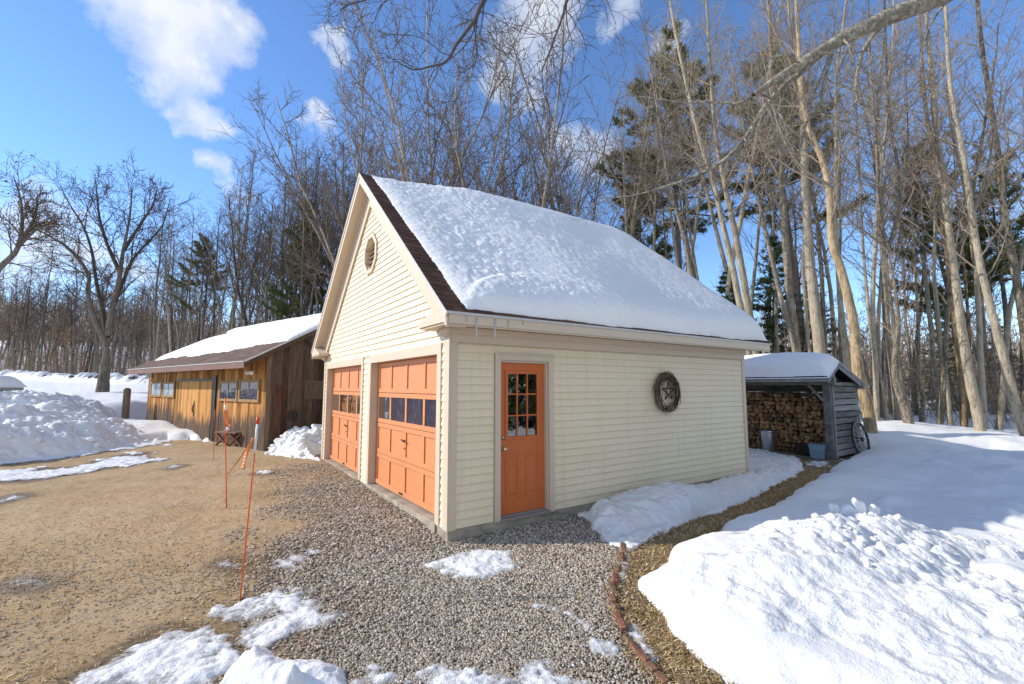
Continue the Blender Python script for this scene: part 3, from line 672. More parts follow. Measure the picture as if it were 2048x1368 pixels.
# brick edging
bm = MB(); 
def brickmb():
    mb = MB(); mb.box(-.098, .098, -.027, .027, -.06, .03); return mb
bpx = [(1249, 1082), (1246, 1098), (1243, 1118), (1237, 1138), (1230, 1158), (1226, 1178), (1226, 1198), (1230, 1216), (1236, 1236), (1245, 1256), (1256, 1278), (1270, 1298), (1286, 1316), (1304, 1335), (1324, 1356)]
b0 = None
for i, (px, py) in enumerate(bpx):
    P = G(px, py); Q = G(*bpx[min(i+1, len(bpx)-1)]) if i < len(bpx)-1 else P*2-G(*bpx[i-1])
    a = math.atan2(Q[1]-P[1], Q[0]-P[0])
    if b0 is None:
        b0 = brickmb().build('edging_brick', M['brick'], bevel=.01); o = b0
    else:
        o = b0.copy(); COL.objects.link(o)
    o.location = (P[0], P[1], float(gz_(P[0], P[1]))-.012+.022*rr.rand()); o.rotation_euler = ((rr.rand()-.5)*.5, (rr.rand()-.5)*.35, a+(rr.rand()-.5)*.45)
    o.scale = (min(1.1, max(.55, np.hypot(Q[0]-P[0], Q[1]-P[1])/.2*(.75+.3*rr.rand()))), 1, 1)
    tagit(o, 'weathered red brick set in the curved gravel edging', 'brick', 'bricks edging the gravel')
bends = {0: 'weathered brick at the far end of the gravel edging', len(bpx)-1: 'weathered brick at the near bottom end of the edging'}
# ------------------------------------------------------------------ the cream garage
F_, L_ = 6.897, 6.811
SLOPE = .833; PKZ = 5.82; EO = .40; OV = .23; DX0, DX1 = .768, 1.59; FAR = 7.11; MIDY = F_/2
gar = empty('garage', 'cream clapboard two car garage with orange doors and a steep snowy roof', 'garage')
oa, oW, og = .3524, 2.7973, .5973
doors_y = [(oa, oa+oW), (oa+oW+og, oa+2*oW+og)]
HZ, HT = 2.161, 2.298
def minus(iv, cut):
    out = []
    for a, b in iv:
        for c, d in [cut]:
            if d <= a or c >= b: out.append((a, b)); continue
            if c > a: out.append((a, c))
            if d < b: out.append((d, b))
    return out
EXP = .1035
VC, VR = (MIDY-.06, 4.25), .36
def octw(z, r=VR):
    t = abs(z-VC[1]); c = r*math.cos(math.pi/8)
    if t >= c: return 0
    h = r*math.sin(math.pi/8)
    return c if t <= h else h+(c-h)*(1-(t-h)/(c-h))
def clap(mb, P, z0, z1, ivf, lip=.019):
    z = z0; rng = random.Random(int(z1*100))
    while z < z1-.005:
        zt = min(z+EXP, z1); t = rng.random()
        ivb, ivt = ivf(z+.002), ivf(zt-.002)
        if len(ivb) != len(ivt): ivt = ivb if len(ivb) < len(ivt) else ivt; ivb = ivt if len(ivb) != len(ivt) else ivb
        segs = []
        for (a, b), (c, d) in zip(ivb, ivt):
            if b-a > 1.2:
                x = a+rng.uniform(1.0, 4.8); pts = [a]
                while x < b-.4: pts.append(x); x += rng.uniform(3.6, 4.9)
                pts.append(b)
                for i_ in range(len(pts)-1): segs.append(((pts[i_]+(0.0007 if i_ else 0), pts[i_+1]-(0.0007 if i_ < len(pts)-2 else 0)), (c if i_ == 0 else max(c, pts[i_]+0.0007), d if i_ == len(pts)-2 else min(d, pts[i_+1]-0.0007))))
            else: segs.append(((a, b), (c, d)))
        for (a, b), (c, d) in segs:
            t = rng.random()
            if b-a < .01: continue
            d = max(d, c)
            e5 = .0045; l5 = lip-(lip-.003)*e5/(zt-z); t = max(t, .1)
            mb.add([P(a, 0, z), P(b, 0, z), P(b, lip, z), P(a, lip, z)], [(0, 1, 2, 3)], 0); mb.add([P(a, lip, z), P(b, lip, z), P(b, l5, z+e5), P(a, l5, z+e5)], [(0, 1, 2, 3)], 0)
            mb.add([P(a, l5, z+e5), P(b, l5, z+e5), P(d, .003, zt), P(c, .003, zt)], [(0, 1, 2, 3)], t); mb.add([P(a, 0, z), P(a, lip, z), P(c, .003, zt)], [(0, 1, 2)], t)
        z = zt
Pf = lambda u, o, z: (.027-o, u, z)
Ps = lambda u, o, z: (u, .027-o, z)
mb = MB()
# lower front siding: strips beside the doors and between them
strips = [(.13, oa-.12), (oa+oW+.12, oa+oW+og-.12), (F_-oa+.12, F_-.13)]
for st in strips: clap(mb, Pf, .0, HT, lambda z, st=st: [st])
def gab(z):
    hw = min((5.16-z)/SLOPE, F_/2-.03)
    iv = [(MIDY-hw, MIDY+hw)]
    w = octw(z)
    return minus(iv, (VC[0]-w, VC[0]+w)) if w > 0 else iv
clap(mb, Pf, HT+.002, 5.15, gab)
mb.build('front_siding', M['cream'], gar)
mb = MB()
clap(mb, Ps, .0, 2.297, lambda z: minus([(.12, L_-.10)], (DX0-.1, DX1+.1)) if z < 2.19 else [(.12, L_-.10)])
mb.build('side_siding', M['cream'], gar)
# backing walls (sheathing) and hidden sides
mb = MB()
for y0, y1 in [(.02, oa-.024), (oa+oW+.024, oa+oW+og-.024), (F_-oa+.024, F_-.02)]: mb.box(.0275, .12, y0, y1, 0, HZ+.03)
mb.box(.0275, .12, .02, F_-.02, HZ+.03, 2.62)
o_ = lambda z: octw(z, VR-.01)
def gprism(z0, z1, ya0, ya1, yb0, yb1): mb.hexa([(.0275, ya0, z0), (.1, ya0, z0), (.1, ya1, z0), (.0275, ya1, z0), (.0275, yb0, z1), (.1, yb0, z1), (.1, yb1, z1), (.0275, yb1, z1)])
zz = [2.62, VC[1]-.34, VC[1]-.14, VC[1]+.14, VC[1]+.34, 5.5]
for a, b in zip(zz[:-1], zz[1:]):
    la, lb = (5.6-a)/SLOPE, (5.6-b)/SLOPE
    wa, wb = o_(a+.001)*1.0, o_(b-.001)
    if max(wa, wb) < .01: gprism(a, b, MIDY-la, MIDY+la, MIDY-lb, MIDY+lb)
    else:
        gprism(a, b, MIDY-la, VC[0]-wa, MIDY-lb, VC[0]-wb); gprism(a, b, VC[0]+wa, MIDY+la, VC[0]+wb, MIDY+lb)
mb.box(.02, DX0, .0275, .12, 0, 2.6); mb.box(DX1, L_-.02, .0275, .12, 0, 2.6); mb.box(DX0, DX1, .0275, .12, 2.1, 2.6)
mb.box(L_-.12, L_-.0, .02, F_-.02, 0, 2.6); mb.prism([(L_-.12, .02, 2.6), (L_-.12, F_-.02, 2.6), (L_-.12, MIDY, 5.5)], (.12, 0, 0))
mb.box(.02, L_-.02, F_-.12, F_-.0, 0, 2.6)
mb.build('wall', M['cream'], gar)
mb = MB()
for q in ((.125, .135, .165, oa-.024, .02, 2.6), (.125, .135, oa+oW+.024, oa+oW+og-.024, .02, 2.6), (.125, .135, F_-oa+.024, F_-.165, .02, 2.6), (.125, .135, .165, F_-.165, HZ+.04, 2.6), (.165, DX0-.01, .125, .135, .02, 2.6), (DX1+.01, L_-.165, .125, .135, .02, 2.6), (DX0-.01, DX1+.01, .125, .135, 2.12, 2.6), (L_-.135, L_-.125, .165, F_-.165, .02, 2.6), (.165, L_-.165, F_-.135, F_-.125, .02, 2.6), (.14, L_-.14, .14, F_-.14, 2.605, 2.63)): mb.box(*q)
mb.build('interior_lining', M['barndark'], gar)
# foundation, slab
mb = MB(); mb.box(.015, L_-.01, .012, F_-.01, -.7, -.004); mb.box(-.012, .3, oa-.03, oa+oW+.03, -.5, .019); mb.box(-.012, .3, oa+oW+og-.03, F_-oa+.03, -.5, .019)
mb.box(.3, L_-.15, .15, F_-.15, -.3, .017)
mb.build('foundation', M['concrete'], gar, bevel=.006)
# trim
mb = MB()
mb.box(0, .03, 0, .13, -.012, 2.40); mb.box(.0302, .12, -.002, .03, -.012, 2.297)      # near corner boards
mb.box(0, .03, F_-.13, F_, -.012, 2.40); mb.box(L_-.10, L_, -.002, .03, -.012, 2.297); mb.box(L_-.03, L_+.002, .0302, .13, -.012, 2.297)
mb.box(.0302, L_, -.004, .03, 2.299, 2.49)                                              # frieze
mb.box(.004, L_+.002, -.05, -.0042, 2.405, 2.489); mb.box(.006, L_, -.027, -.0044, 2.385, 2.4045)
for y0, y1 in doors_y:
    mb.box(-.003, .03, y0-.12, y0, -.0, HT-.137); mb.box(-.003, .03, y1, y1+.12, -.0, HT-.137)
    mb.box(-.0045, .03, y0-.12, y1+.12, HZ, HT)                # header
    mb.box(.0302, .16, y0-.022, y0, .019, HZ+.0); mb.box(.0302, .16, y1, y1+.022, .019, HZ); mb.box(.0302, .16, y0, y1, HZ+.0005, HZ+.022)
    mb.box(.105, .126, y0+.0005, y0+.016, .02, HZ-.001); mb.box(.105, .126, y1-.016, y1-.0005, .02, HZ-.001)
# entry door casing
mb.box(DX0-.085, DX0, -.012, .03, -.01, 2.165); mb.box(DX1, DX1+.085, -.012, .03, -.01, 2.165); mb.box(DX0, DX1, -.0115, .03, 2.092, 2.165)
mb.box(DX0-.095, DX1+.095, -.026, .0, 2.1655, 2.188)
mb.box(DX0, DX0+.02, .0302, .115, .02, 2.09); mb.box(DX1-.02, DX1, .0302, .115, .02, 2.09); mb.box(DX0+.02, DX1-.02, .0302, .115, 2.066, 2.0915)
mb.build('trim', M['trim'], gar, bevel=.003)
mb = MB(); mb.box(DX0-.01, DX1+.01, -.03, .115, -.012, .016); mb.box(DX0+.021, DX1-.021, .05, .11, .017, .034)
mb.build('door_sill', paint('grey_sill', (.28, .24, .23), .6, .1), gar, bevel=.003)
# roof
def rz(y, off=0): return PKZ-SLOPE*abs(y-MIDY)+off
yR, yL = -EO, F_+EO
mb = MB(); rng = random.Random(4)
ll = math.hypot(1, SLOPE); nrow = 40; 
for side in (0, 1):
    for i in range(nrow):
        t0, t1 = i/nrow, (i+1)/nrow
        ya, yb = (yR+(MIDY-yR)*t0, yR+(MIDY-yR)*t1) if side == 0 else (yL+(MIDY-yL)*t0, yL+(MIDY-yL)*t1)
        x = -OV-.012
        x -= rng.random()*.0
        while x < FAR:
            w = rng.uniform(.10, .28) if side == 0 else 3; x2 = min(x+w, FAR+.01)
            j = rng.uniform(.010, .018)
            za, zb = rz(ya)+j, rz(yb)+.004
            mb.add([(x, ya, za), (x2, ya, za), (x2, yb, zb), (x, yb, zb), (x, ya, za-.014), (x2, ya, za-.014)], [(0, 1, 2, 3) if side == 0 else (3, 2, 1, 0), (4, 5, 1, 0), (0, 3, 4)], rng.random())
            x = x2
mb.build('roof', M['shingle'], gar)
mb = MB()
def slab(x0, x1, ya, yb, o0, o1):  # slab parallel to roof slope between y's
    mb.hexa([(x0, ya, rz(ya)+o0), (x1, ya, rz(ya)+o0), (x1, yb, rz(yb)+o0), (x0, yb, rz(yb)+o0), (x0, ya, rz(ya)+o1), (x1, ya, rz(ya)+o1), (x1, yb, rz(yb)+o1), (x0, yb, rz(yb)+o1)])
for ye in (yR, yL):
    slab(-OV+.002, FAR-.002, ye+.002*(1 if ye < 0 else -1), MIDY, -.028, -.003)
mb.build('roof_deck', M['trim'], gar)
mb = MB()
for ye, sg in ((yR, 1), (yL, -1)):
    slab(-OV-.016, -OV-.0, ye, MIDY, -.045, .003)          # rake drip edge
    mb.box(-OV-.016, FAR+.01, ye-.014*sg, ye+.0*sg, rz(ye)-.03, rz(ye)+.002)   # eave drip
mb.build('drip_edge', M['drip'], gar)
mb = MB()
for ye, sg in ((yR, 1), (yL, -1)):
    e0 = ye+.02*sg
    slab(-OV, -OV+.03, e0, MIDY-.0, -.20, -.029)            # rake fascia
    slab(-OV-.011, -OV, e0, MIDY, -.085, -.046)            # crown strip
    slab(-OV+.03, .03, e0+.01*sg, MIDY, -.20, -.18)          # rake soffit
    slab(-.022, .0265, ye+.42*sg, MIDY, -.60, -.2005)          # frieze board on the gable
    slab(-.055, -.022, ye+.40*sg, MIDY, -.28, -.2008)         # bed moulding
    slab(FAR-.03, FAR, e0, MIDY, -.20, -.029); slab(L_, FAR-.03, e0+.01*sg, MIDY, -.20, -.18)
    # eave box
    ez = rz(ye)
    mb.box(-OV+.031, FAR-.031, ye, ye+.03*sg, ez-.14, ez-.031)
    mb.box(-OV+.031, FAR-.031, ye+.02*sg, ye+.05*sg, ez-.16, ez-.142)
    mb.box(-OV+.001, FAR-.001, ye+.031*sg, (.0 if sg > 0 else F_), ez-.12, ez-.105)
# cornice returns on the gable front
zb = 2.49
for sg, y0 in ((1, 0), (-1, F_)):
    mb.box(-OV-.004, .0, y0-.36*sg, y0+.46*sg, zb+.004, zb+.05); mb.box(-OV+.02, -.0, y0-.33*sg, y0+.42*sg, zb-.02, zb+.003)
    mb.box(-.06, .0, y0-.05*sg, y0+.17*sg, zb-.09, zb-.021); mb.box(-.03, -.0005, y0-.028*sg, y0+.15*sg, zb-.115, zb-.0905)
    # sloped cap of the return
    mb.prism([(-OV-.004, y0+.44*sg, zb+.051), (-OV-.004, y0-.36*sg, zb+.051), (-OV-.004, y0-.36*sg, zb+.10), (-OV-.004, y0-.05*sg, zb+.20)], (OV-.0, 0, 0))
mb.build('cornice', M['trim'], gar)
# vent
vent = MB()
def ring(mb, r0, r1, x0, x1):
    for k in range(8):
        a0, a1 = math.pi/8+k*math.pi/4, math.pi/8+(k+1)*math.pi/4
        p = lambda r, a, x: (x, VC[0]+r*math.cos(a), VC[1]+r*math.sin(a))
        mb.hexa([p(r0, a0, x0), p(r1, a0, x0), p(r1, a1, x0), p(r0, a1, x0), p(r0, a0, x1), p(r1, a0, x1), p(r1, a1, x1), p(r0, a1, x1)])
ring(vent, VR-.035, VR+.05, -.018, .03); ring(vent, VR-.03, VR-.005, .0301, .14)
vo = vent.build('gable_vent', M['trim'], gar, bevel=.004)
lv = MB()
for i in range(7):
    z = VC[1]-.27+i*.09; w = octw(z, VR-.03)
    if w > .05: lv.hexa([(.05, VC[0]-w, z-.035), (.06, VC[0]-w, z-.04), (.06, VC[0]+w, z-.04), (.05, VC[0]+w, z-.035), (.115, VC[0]-w, z+.03), (.125, VC[0]-w, z+.025), (.125, VC[0]+w, z+.025), (.115, VC[0]+w, z+.03)])
lv.box(.14, .15, VC[0]-.4, VC[0]+.4, VC[1]-.4, VC[1]+.4)
lv.build('louvre', M['trim'], vo)
# overhead doors
def overhead(y0, y1, label, plast):
    d = bpy.data.objects.new('garage_door', None); COL.objects.link(d); d.parent = gar; d['label'] = label
    mb = MB(); W = y1-y0; z0, z1 = .045, HZ-.003; H = (z1-z0)/4
    X0 = .129
    for r in range(4):
        a, b = z0+r*H, z0+(r+1)*H
        rb = .075; 
        for c in range(4):
            u0, u1 = y0+W*c/4, y0+W*(c+1)/4
            if r != 2: mb.box(X0+.020, X0+.03, u0+.0005, u1-.0005, a+.0005, b-.0005)
        # rails and stiles
        mb.box(X0, X0+.0198, y0+.003, y1-.003, a+.004, a+rb); mb.box(X0, X0+.0196, y0+.003, y1-.003, b-rb, b-.004)
        for c in range(5):
            u = y0+W*c/4; hw = .032 if 0 < c < 4 else .05
            u = min(max(u, y0+hw+.003), y1-hw-.003)
            mb.box(X0+.001, X0+.0194, u-hw, u+hw, a+rb, b-rb)
    mb.box(X0-.012, X0, y0+.003, y1-.003, z0, z0+.07)
    mb.build('door_panel', M['orange'], d, bevel=.004)
    a, b = z0+2*H+.075, z0+3*H-.075
    for c in range(4):
        u0, u1 = y0+W*c/4+.033, y0+W*(c+1)/4-.033
        if c == 0: u0 += .02
        if c == 3: u1 -= .02
        g = MB(); g.box(X0+.012, X0+.016, u0, u1, a, b); g.build('window_pane', M['plastic_glass' if plast and c < 3 else 'glass'], d)
    h = MB(); ym = (y0+y1)/2; zh = z0+H*1.62
    h.bar((X0-.035, ym-.06, zh-.012), (X0-.035, ym+.06, zh+.012), .014, .02); h.tube([(X0, ym, zh), (X0-.035, ym, zh)], .012, 8)
    h.build('handle', M['iron'], d)
    h = MB(); h.tube([(X0-.0, ym, zh-.12), (X0-.012, ym, zh-.12)], .012, 8); h.build('lock', M['iron'], d)
    h = MB(); h.box(X0-.03, X0-.012, ym+.02, ym+.06, z0+.03, z0+.055); h.box(X0-.03, X0-.012, ym+.10, ym+.14, z0+.03, z0+.055); h.bar((X0-.026, ym+.03, z0+.042), (X0-.026, ym+.13, z0+.042), .012, .012)
    h.build('lift_handle', M['iron'], d)
overhead(*doors_y[0], 'orange overhead door nearer the corner', True)
overhead(*doors_y[1], 'orange overhead door farther from the corner', False)
m_ = MB(); m_.lathe([(0, 0), (.13, 0), (.14, .03), (.14, .34), (.10, .40), (.05, .43), (.05, .47), (0, .48)], k=18); o = m_.build('white_jug', M['white'], None, True); o.location = (.62, 2.98, 1.08)
tagit(o, 'white jug standing behind the leftmost pane of the near garage door', 'jug')
m_ = MB(); m_.box(-.25, .25, -.4, .4, 1.0, 1.04); 
for a_ in (-.22, .22):
    for b_ in (-.36, .36): m_.box(a_-.03, a_+.03, b_-.03, b_+.03, 0, .9995)
o = m_.build('work_table', M['floor_wood']); o.location = (.72, 2.85, .02); tagit(o, 'small wooden table inside the garage under the white jug', 'table')
# entry door
ed = bpy.data.objects.new('entry_door', None); COL.objects.link(ed); ed.parent = gar; ed['label'] = 'orange side door with nine panes'
mb = MB(); x0, x1 = DX0+.022, DX1-.022; YD = .085; z0, z1 = .036, 2.064
gx0, gx1, gz0, gz1 = .925, 1.445, 1.045, 1.925
mb.box(x0, gx0, YD, YD+.04, z0, z1); mb.box(gx1, x1, YD, YD+.04, z0, z1); mb.box(gx0, gx1, YD, YD+.04, gz1, z1); mb.box(gx0, gx1, YD, YD+.04, z0, gz0)
for a, b, c, d in ((gx0-.03, gx0+.012, gz0-.03, gz1+.03), (gx1-.012, gx1+.03, gz0-.03, gz1+.03)): mb.box(a, b, YD-.014, YD-.0005, c, d)
mb.box(gx0+.0121, gx1-.0121, YD-.0135, YD-.0005, gz1-.012, gz1+.03); mb.box(gx0+.0121, gx1-.0121, YD-.0135, YD-.0005, gz0-.03, gz0+.012)
for k in (1, 2):
    x = gx0+(gx1-gx0)*k/3; mb.box(x-.009, x+.009, YD-.004, YD+.018, gz0+.0125, gz1-.0125)
    z = gz0+(gz1-gz0)*k/3
    for q in range(3):
        xa = gx0+(gx1-gx0)*q/3+.0095; xb = gx0+(gx1-gx0)*(q+1)/3-.0095; mb.box(xa, xb, YD-.003, YD+.018, z-.009, z+.009)
for (a, b) in ((.905, 1.125), (1.245, 1.465)):   # raised panels
    c, d = .235, .815
    for (p, q, r, s) in ((a, a+.03, c, d), (b-.03, b, c, d), (a+.0301, b-.0301, c, c+.03), (a+.0301, b-.0301, d-.03, d)): mb.box(p, q, YD-.008, YD-.0005, r, s)
    mb.hexa([(a+.05, YD-.0005, c+.05), (b-.05, YD-.0005, c+.05), (b-.05, YD-.0005, d-.05), (a+.05, YD-.0005, d-.05), (a+.075, YD-.009, c+.075), (b-.075, YD-.009, c+.075), (b-.075, YD-.009, d-.075), (a+.075, YD-.009, d-.075)])
mb.build('door_panel', M['orange_shaded'], ed, bevel=.003)
for i in range(3):
    for j in range(3):
        g = MB(); g.box(gx0+(gx1-gx0)*i/3+.005, gx0+(gx1-gx0)*(i+1)/3-.005, YD+.012, YD+.016, gz0+(gz1-gz0)*j/3+.005, gz0+(gz1-gz0)*(j+1)/3-.005)
        g.build('window_pane', M['glass'], ed)
k = MB(); RX = Matrix.Rotation(R(90), 4, 'X')
k.lathe([(0, .0), (.032, 0), (.032, .008), (.013, .012), (.013, .035), (.028, .042), (.031, .058), (.02, .068), (0, .07)], k=16)
k.build('knob', M['brass'], ed, True, Matrix.Translation((.865, YD, .905)) @ RX)
k = MB(); k.lathe([(0, 0), (.03, 0), (.03, .012), (.012, .016), (.012, .022), (0, .022)], k=16)
k.build('deadbolt', M['brass'], ed, True, Matrix.Translation((.862, YD, 1.05)) @ RX)
# icicles under the eave
ic = None
for x, ln in ((.02, .07), (.16, .30), (.42, .27), (.62, .10), (.85, .05)):
    m_ = MB(); n = 6; m_.tube([(0, 0, -ln*i/n) for i in range(n+1)], [.012*(1-i/n)**.8*(1+.15*((i % 2)))+.0012 for i in range(n+1)], 8)
    o = m_.build('icicle', M['ice'], None, True); o.location = (x, yR-.008, rz(yR)-.045)
    tagit(o, 'clear icicle hanging from the garage eave near the front corner', 'icicle', 'icicles under the garage eave')
# snow on the roof: height field over both slopes
nu, nv = 460, 300
xs = np.linspace(-.2, FAR+.16, nu); vs = np.linspace(-.06, 1.0, nv)       # v: 0 eave .. 1 ridge
Xr, Vr = np.meshgrid(xs, vs, indexing='ij')
xb = .03+.05*fbm(Vr*0, Vr*5, 1.4, 4, 7)+.035*np.abs(fbm(Vr*3, Vr*24, 1, 3, 8))-.03*Vr-.09*(1-Vr)**6*0
ed_l = Xr-xb            # distance from the rake edge
ed_e = (Vr-.018-.012*fbm(Xr, Xr*0, 1.2, 4, 3)+.008)*5.0    # from the eave
ed_r = FAR+.06+.03*fbm(Vr*3, Vr*0, 2, 3, 4)-Xr
full = .10+.20*sstep(.0, 2.6, Xr-.4*(1-Vr))+.05*sstep(4, 7, Xr)
edge = (1-np.exp(-np.clip(ed_l, 0, 9)/.15))*(1-np.exp(-np.clip(ed_e, 0, 9)/.13))*(1-np.exp(-np.clip(ed_r, 0, 9)/.20))
hsn = full*edge
inn = np.clip(edge, 0, 1)
rip = np.abs(fbm(Xr*1.5+Vr*2.5, Vr*6.6-Xr*.3, 2.9, 5, 15, .62))
hsn += inn*(fbm(Xr, Vr*5, .5, 3, 9)*.045+ (rip*.03-.008)*np.exp(-((Xr-.7)/1.2)**2)+ (np.abs(fbm(Xr*5.0-Vr*9, Vr*25+Xr*3, 1, 4, 19))*.032)*(.35+.65*sstep(6.5, .6, Xr))*(.4+.9*np.clip(fbm(Xr, Vr*5, .8, 3, 27)+.4, 0, 1)))
# smooth fresh slide line in the lower near corner
arc = np.hypot((Xr-1.55)/1.45, (Vr*5.0-.0)/1.02)
hsn += .045*sstep(1.0, .86, arc)*inn*sstep(-.1, .3, ed_l) + .03*np.exp(-((arc-.97)/.045)**2)*inn
hsn = np.where((ed_l < 0) | (ed_e < 0) | (ed_r < 0), -.03, hsn)
Yr = yR+(MIDY-yR)*Vr; 
nrm = np.array([0, -SLOPE, 1.0])/math.hypot(1, SLOPE)
rd = sstep(.88, 1.0, Vr)*.0
def roofpt(side):
    yy = Yr+hsn*nrm[1]*(1-sstep(.90, 1., Vr)); zz = PKZ-SLOPE*(MIDY-Yr)+.015+hsn*(nrm[2]+(1.15-nrm[2])*sstep(.9, 1, Vr))-.10*sstep(.93, 1.0, Vr)**2*inn
    if side: yy = 2*MIDY-yy
    return np.stack([Xr, yy, zz], -1).reshape(-1, 3)
i = np.arange(nu-1)[:, None]*nv; j = np.arange(nv-1)[None, :]
Fq = np.stack([i+j, i+nv+j, i+nv+j+1, i+j+1], -1).reshape(-1, 4)
hf = hsn.ravel(); kk = np.maximum.reduce([hf[Fq[:, q]] for q in range(4)]) > -.005
Fq = Fq[kk]; n = nu*nv
o = npmesh('roof_snow', np.concatenate([roofpt(0), roofpt(1)]), np.concatenate([Fq, Fq[:, ::-1]+n]), M['snow_roof'], smooth=True)
tagit(o, 'thick wind ruffled snow blanket on the steep garage roof', 'snow')
# wreath
wr = empty('wreath', 'round dark twig wreath with a star hanging on the cream side wall', 'wreath', (4.19, -.06, 1.625))
rg_ = np.random.RandomState(2); nb = NB()
for q in range(170):
    a0 = rg_.rand()*6.283; sp = rg_.uniform(.6, 2.4); r0 = .262+rg_.randn()*.026; yo = rg_.randn()*.024
    aa = np.linspace(a0, a0+sp, 9); rr_ = r0+.03*np.sin(aa*rg_.uniform(1, 4)+rg_.rand()*6)+np.linspace(0, rg_.choice([0, 0, .05, -.02]), 9)
    P_ = np.stack([rr_*np.cos(aa), yo+.02*np.sin(aa*3+q), rr_*np.sin(aa)*1.08], 1)
    nb.tube(P_, np.linspace(.0055, .0025, 9)*rg_.uniform(.7, 1.4), 4, rg_.rand())
for q in range(60):
    a = rg_.rand()*6.283; r0 = .28; P_ = np.array([[r0*math.cos(a), 0, r0*math.sin(a)*1.08], [(r0+.03)*math.cos(a+.15), rg_.randn()*.03, (r0+.03)*math.sin(a+.15)*1.08], [(r0+.05+.05*rg_.rand())*math.cos(a+.3), rg_.randn()*.04, (r0+.05+.05*rg_.rand())*math.sin(a+.3)*1.08]])
    nb.tube(P_, np.array([.003, .0025, 0.0007]), 3, rg_.rand())
nb.build('ring', M['wreath'], wr)
st = MB()
for k in range(5):
    a = math.pi/2+k*2*math.pi/5; b = a+4*math.pi/5
    for q in range(2):
        o_2 = (q-.5)*.014; u_ = .165
        st.tube([(u_*math.cos(a)+o_2, -.02+.006*q, .03+u_*math.sin(a)+o_2), (u_*math.cos(b)+o_2, -.02+.006*q, .03+u_*math.sin(b)+o_2)], [.008, .007], 5, t=.1+.1*q)
st.build('star', M['wreath'], wr)
# ------------------------------------------------------------------ the brown barn (local frame: s along the front to the left, d into the building)
bz = -.12
barn = empty('barn', 'low brown board barn with a snowy shallow roof and windows with purple reflections', 'barn')
def BP(s, d, z): return (BARN_K[0]+BARN_B[0]*s+BARN_C[0]*d, BARN_K[1]+BARN_B[1]*s+BARN_C[1]*d, z)
MBarn = Matrix(((BARN_B[0], BARN_C[0], 0, BARN_K[0]), (BARN_B[1], BARN_C[1], 0, BARN_K[1]), (0, 0, 1, 0), (0, 0, 0, 1)))
BL, BD, ridged, ridgez, bsl = 10.35, 5.6, 2.8, 4.34, .545
def broof(d): return ridgez-bsl*abs(d-ridged)
rng = random.Random(9)
def local(name, mb, mat, parent=barn, **kw):
    o = mb.build(name, mat, parent, **kw); o.matrix_local = MBarn if parent == barn else Matrix(); return o
mb = MB(); s = .0
while s < BL:
    w = rng.uniform(.13, .21); s2 = min(s+w, BL); j = rng.uniform(0, .012); bot = -.35
    mb.box(s+.003, s2-.003, -j, .03, bot, broof(0)-.08, rng.random()); s = s2
mb.box(.0, BL, .032, .08, -.4, broof(0)-.08, .1)
local('front_wall', mb, M['barn'])
mb = MB(); d = .002
for ss in (0, BL):
    d = .035 if ss == 0 else .03
    while d < BD:
        w = rng.uniform(.14, .24); d2 = min(d+w, BD); j = rng.uniform(0, .012); x0, x1 = (ss-j, ss+.03) if ss == 0 else (ss-.03, ss+j)
        za, zb_ = broof(d)-.1, broof(d2)-.1; t = rng.random()
        mb.hexa([(x0, d+.002, -.35), (x1, d+.002, -.35), (x1, d2-.002, -.35), (x0, d2-.002, -.35), (x0, d+.002, za), (x1, d+.002, za), (x1, d2-.002, zb_), (x0, d2-.002, zb_)], t); d = d2
mb.box(0, BL, BD-.03, BD, -.35, broof(BD)-.1); mb.box(-.02, .0, -.02, .12, -.3, broof(0)-.09, .9)
mb.prism([(.033, .09, -.35), (.033, BD-.04, -.35), (.033, BD-.04, broof(BD)-.12), (.033, ridged, ridgez-.14), (.033, .09, broof(.09)-.14)], (.02, 0, 0), .1)
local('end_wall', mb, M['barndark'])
# roof
mb = MB(); o1, o2 = -.08, BL+.1; df, db = -.68, BD+.4; n = 22
for side, (da, dn) in enumerate(((df, ridged), (db, ridged))):
    for i in range(n):
        a, b = da+(dn-da)*i/n, da+(dn-da)*(i+1)/n; x = o1
        while x < o2:
            x2 = min(x+rng.uniform(.2, .5), o2); mb.add([(x, a, broof(a)+.012), (x2, a, broof(a)+.012), (x2, b, broof(b)+.003), (x, b, broof(b)+.003), (x, a, broof(a)), (x2, a, broof(a))], [(0, 1, 2, 3), (4, 5, 1, 0)], rng.random()); x = x2
local('roof', mb, M['shingle2'])
mb = MB()
def bslab(x0, x1, a, b, p, q, t=.5): mb.hexa([(x0, a, broof(a)+p), (x1, a, broof(a)+p), (x1, b, broof(b)+p), (x0, b, broof(b)+p), (x0, a, broof(a)+q), (x1, a, broof(a)+q), (x1, b, broof(b)+q), (x0, b, broof(b)+q)], t)
bslab(o1, o2, df, ridged, -.05, -.002); bslab(o1, o2, db, ridged, -.05, -.002)
for x0, x1 in ((o1-.025, o1-.002), (o2+.002, o2+.025)):
    bslab(x0, x1, df+.0, ridged, -.17, -.025); bslab(x0, x1, db, ridged, -.17, -.025)
for k in range(12):
    x = .3+k*(BL-.6)/11; bslab(x-.025, x+.025, df+.03, -.01, -.16, -.052)
local('roof_frame', mb, M['barndark'])
mb = MB(); mb.box(o1-.03, o2+.03, df-.03, df, broof(df)-.19, broof(df)-.012); local('fascia', mb, M['red_trim'], bevel=.006)
mb = MB(); mb.box(o1-.03, o2+.03, df-.045, df-.001, broof(df)-.011, broof(df)+.012)
for x0, x1 in ((o1-.04, o1+.01),): bslab(x0, x1, df, ridged, -.02, .016)
local('drip_edge', mb, M['drip'])
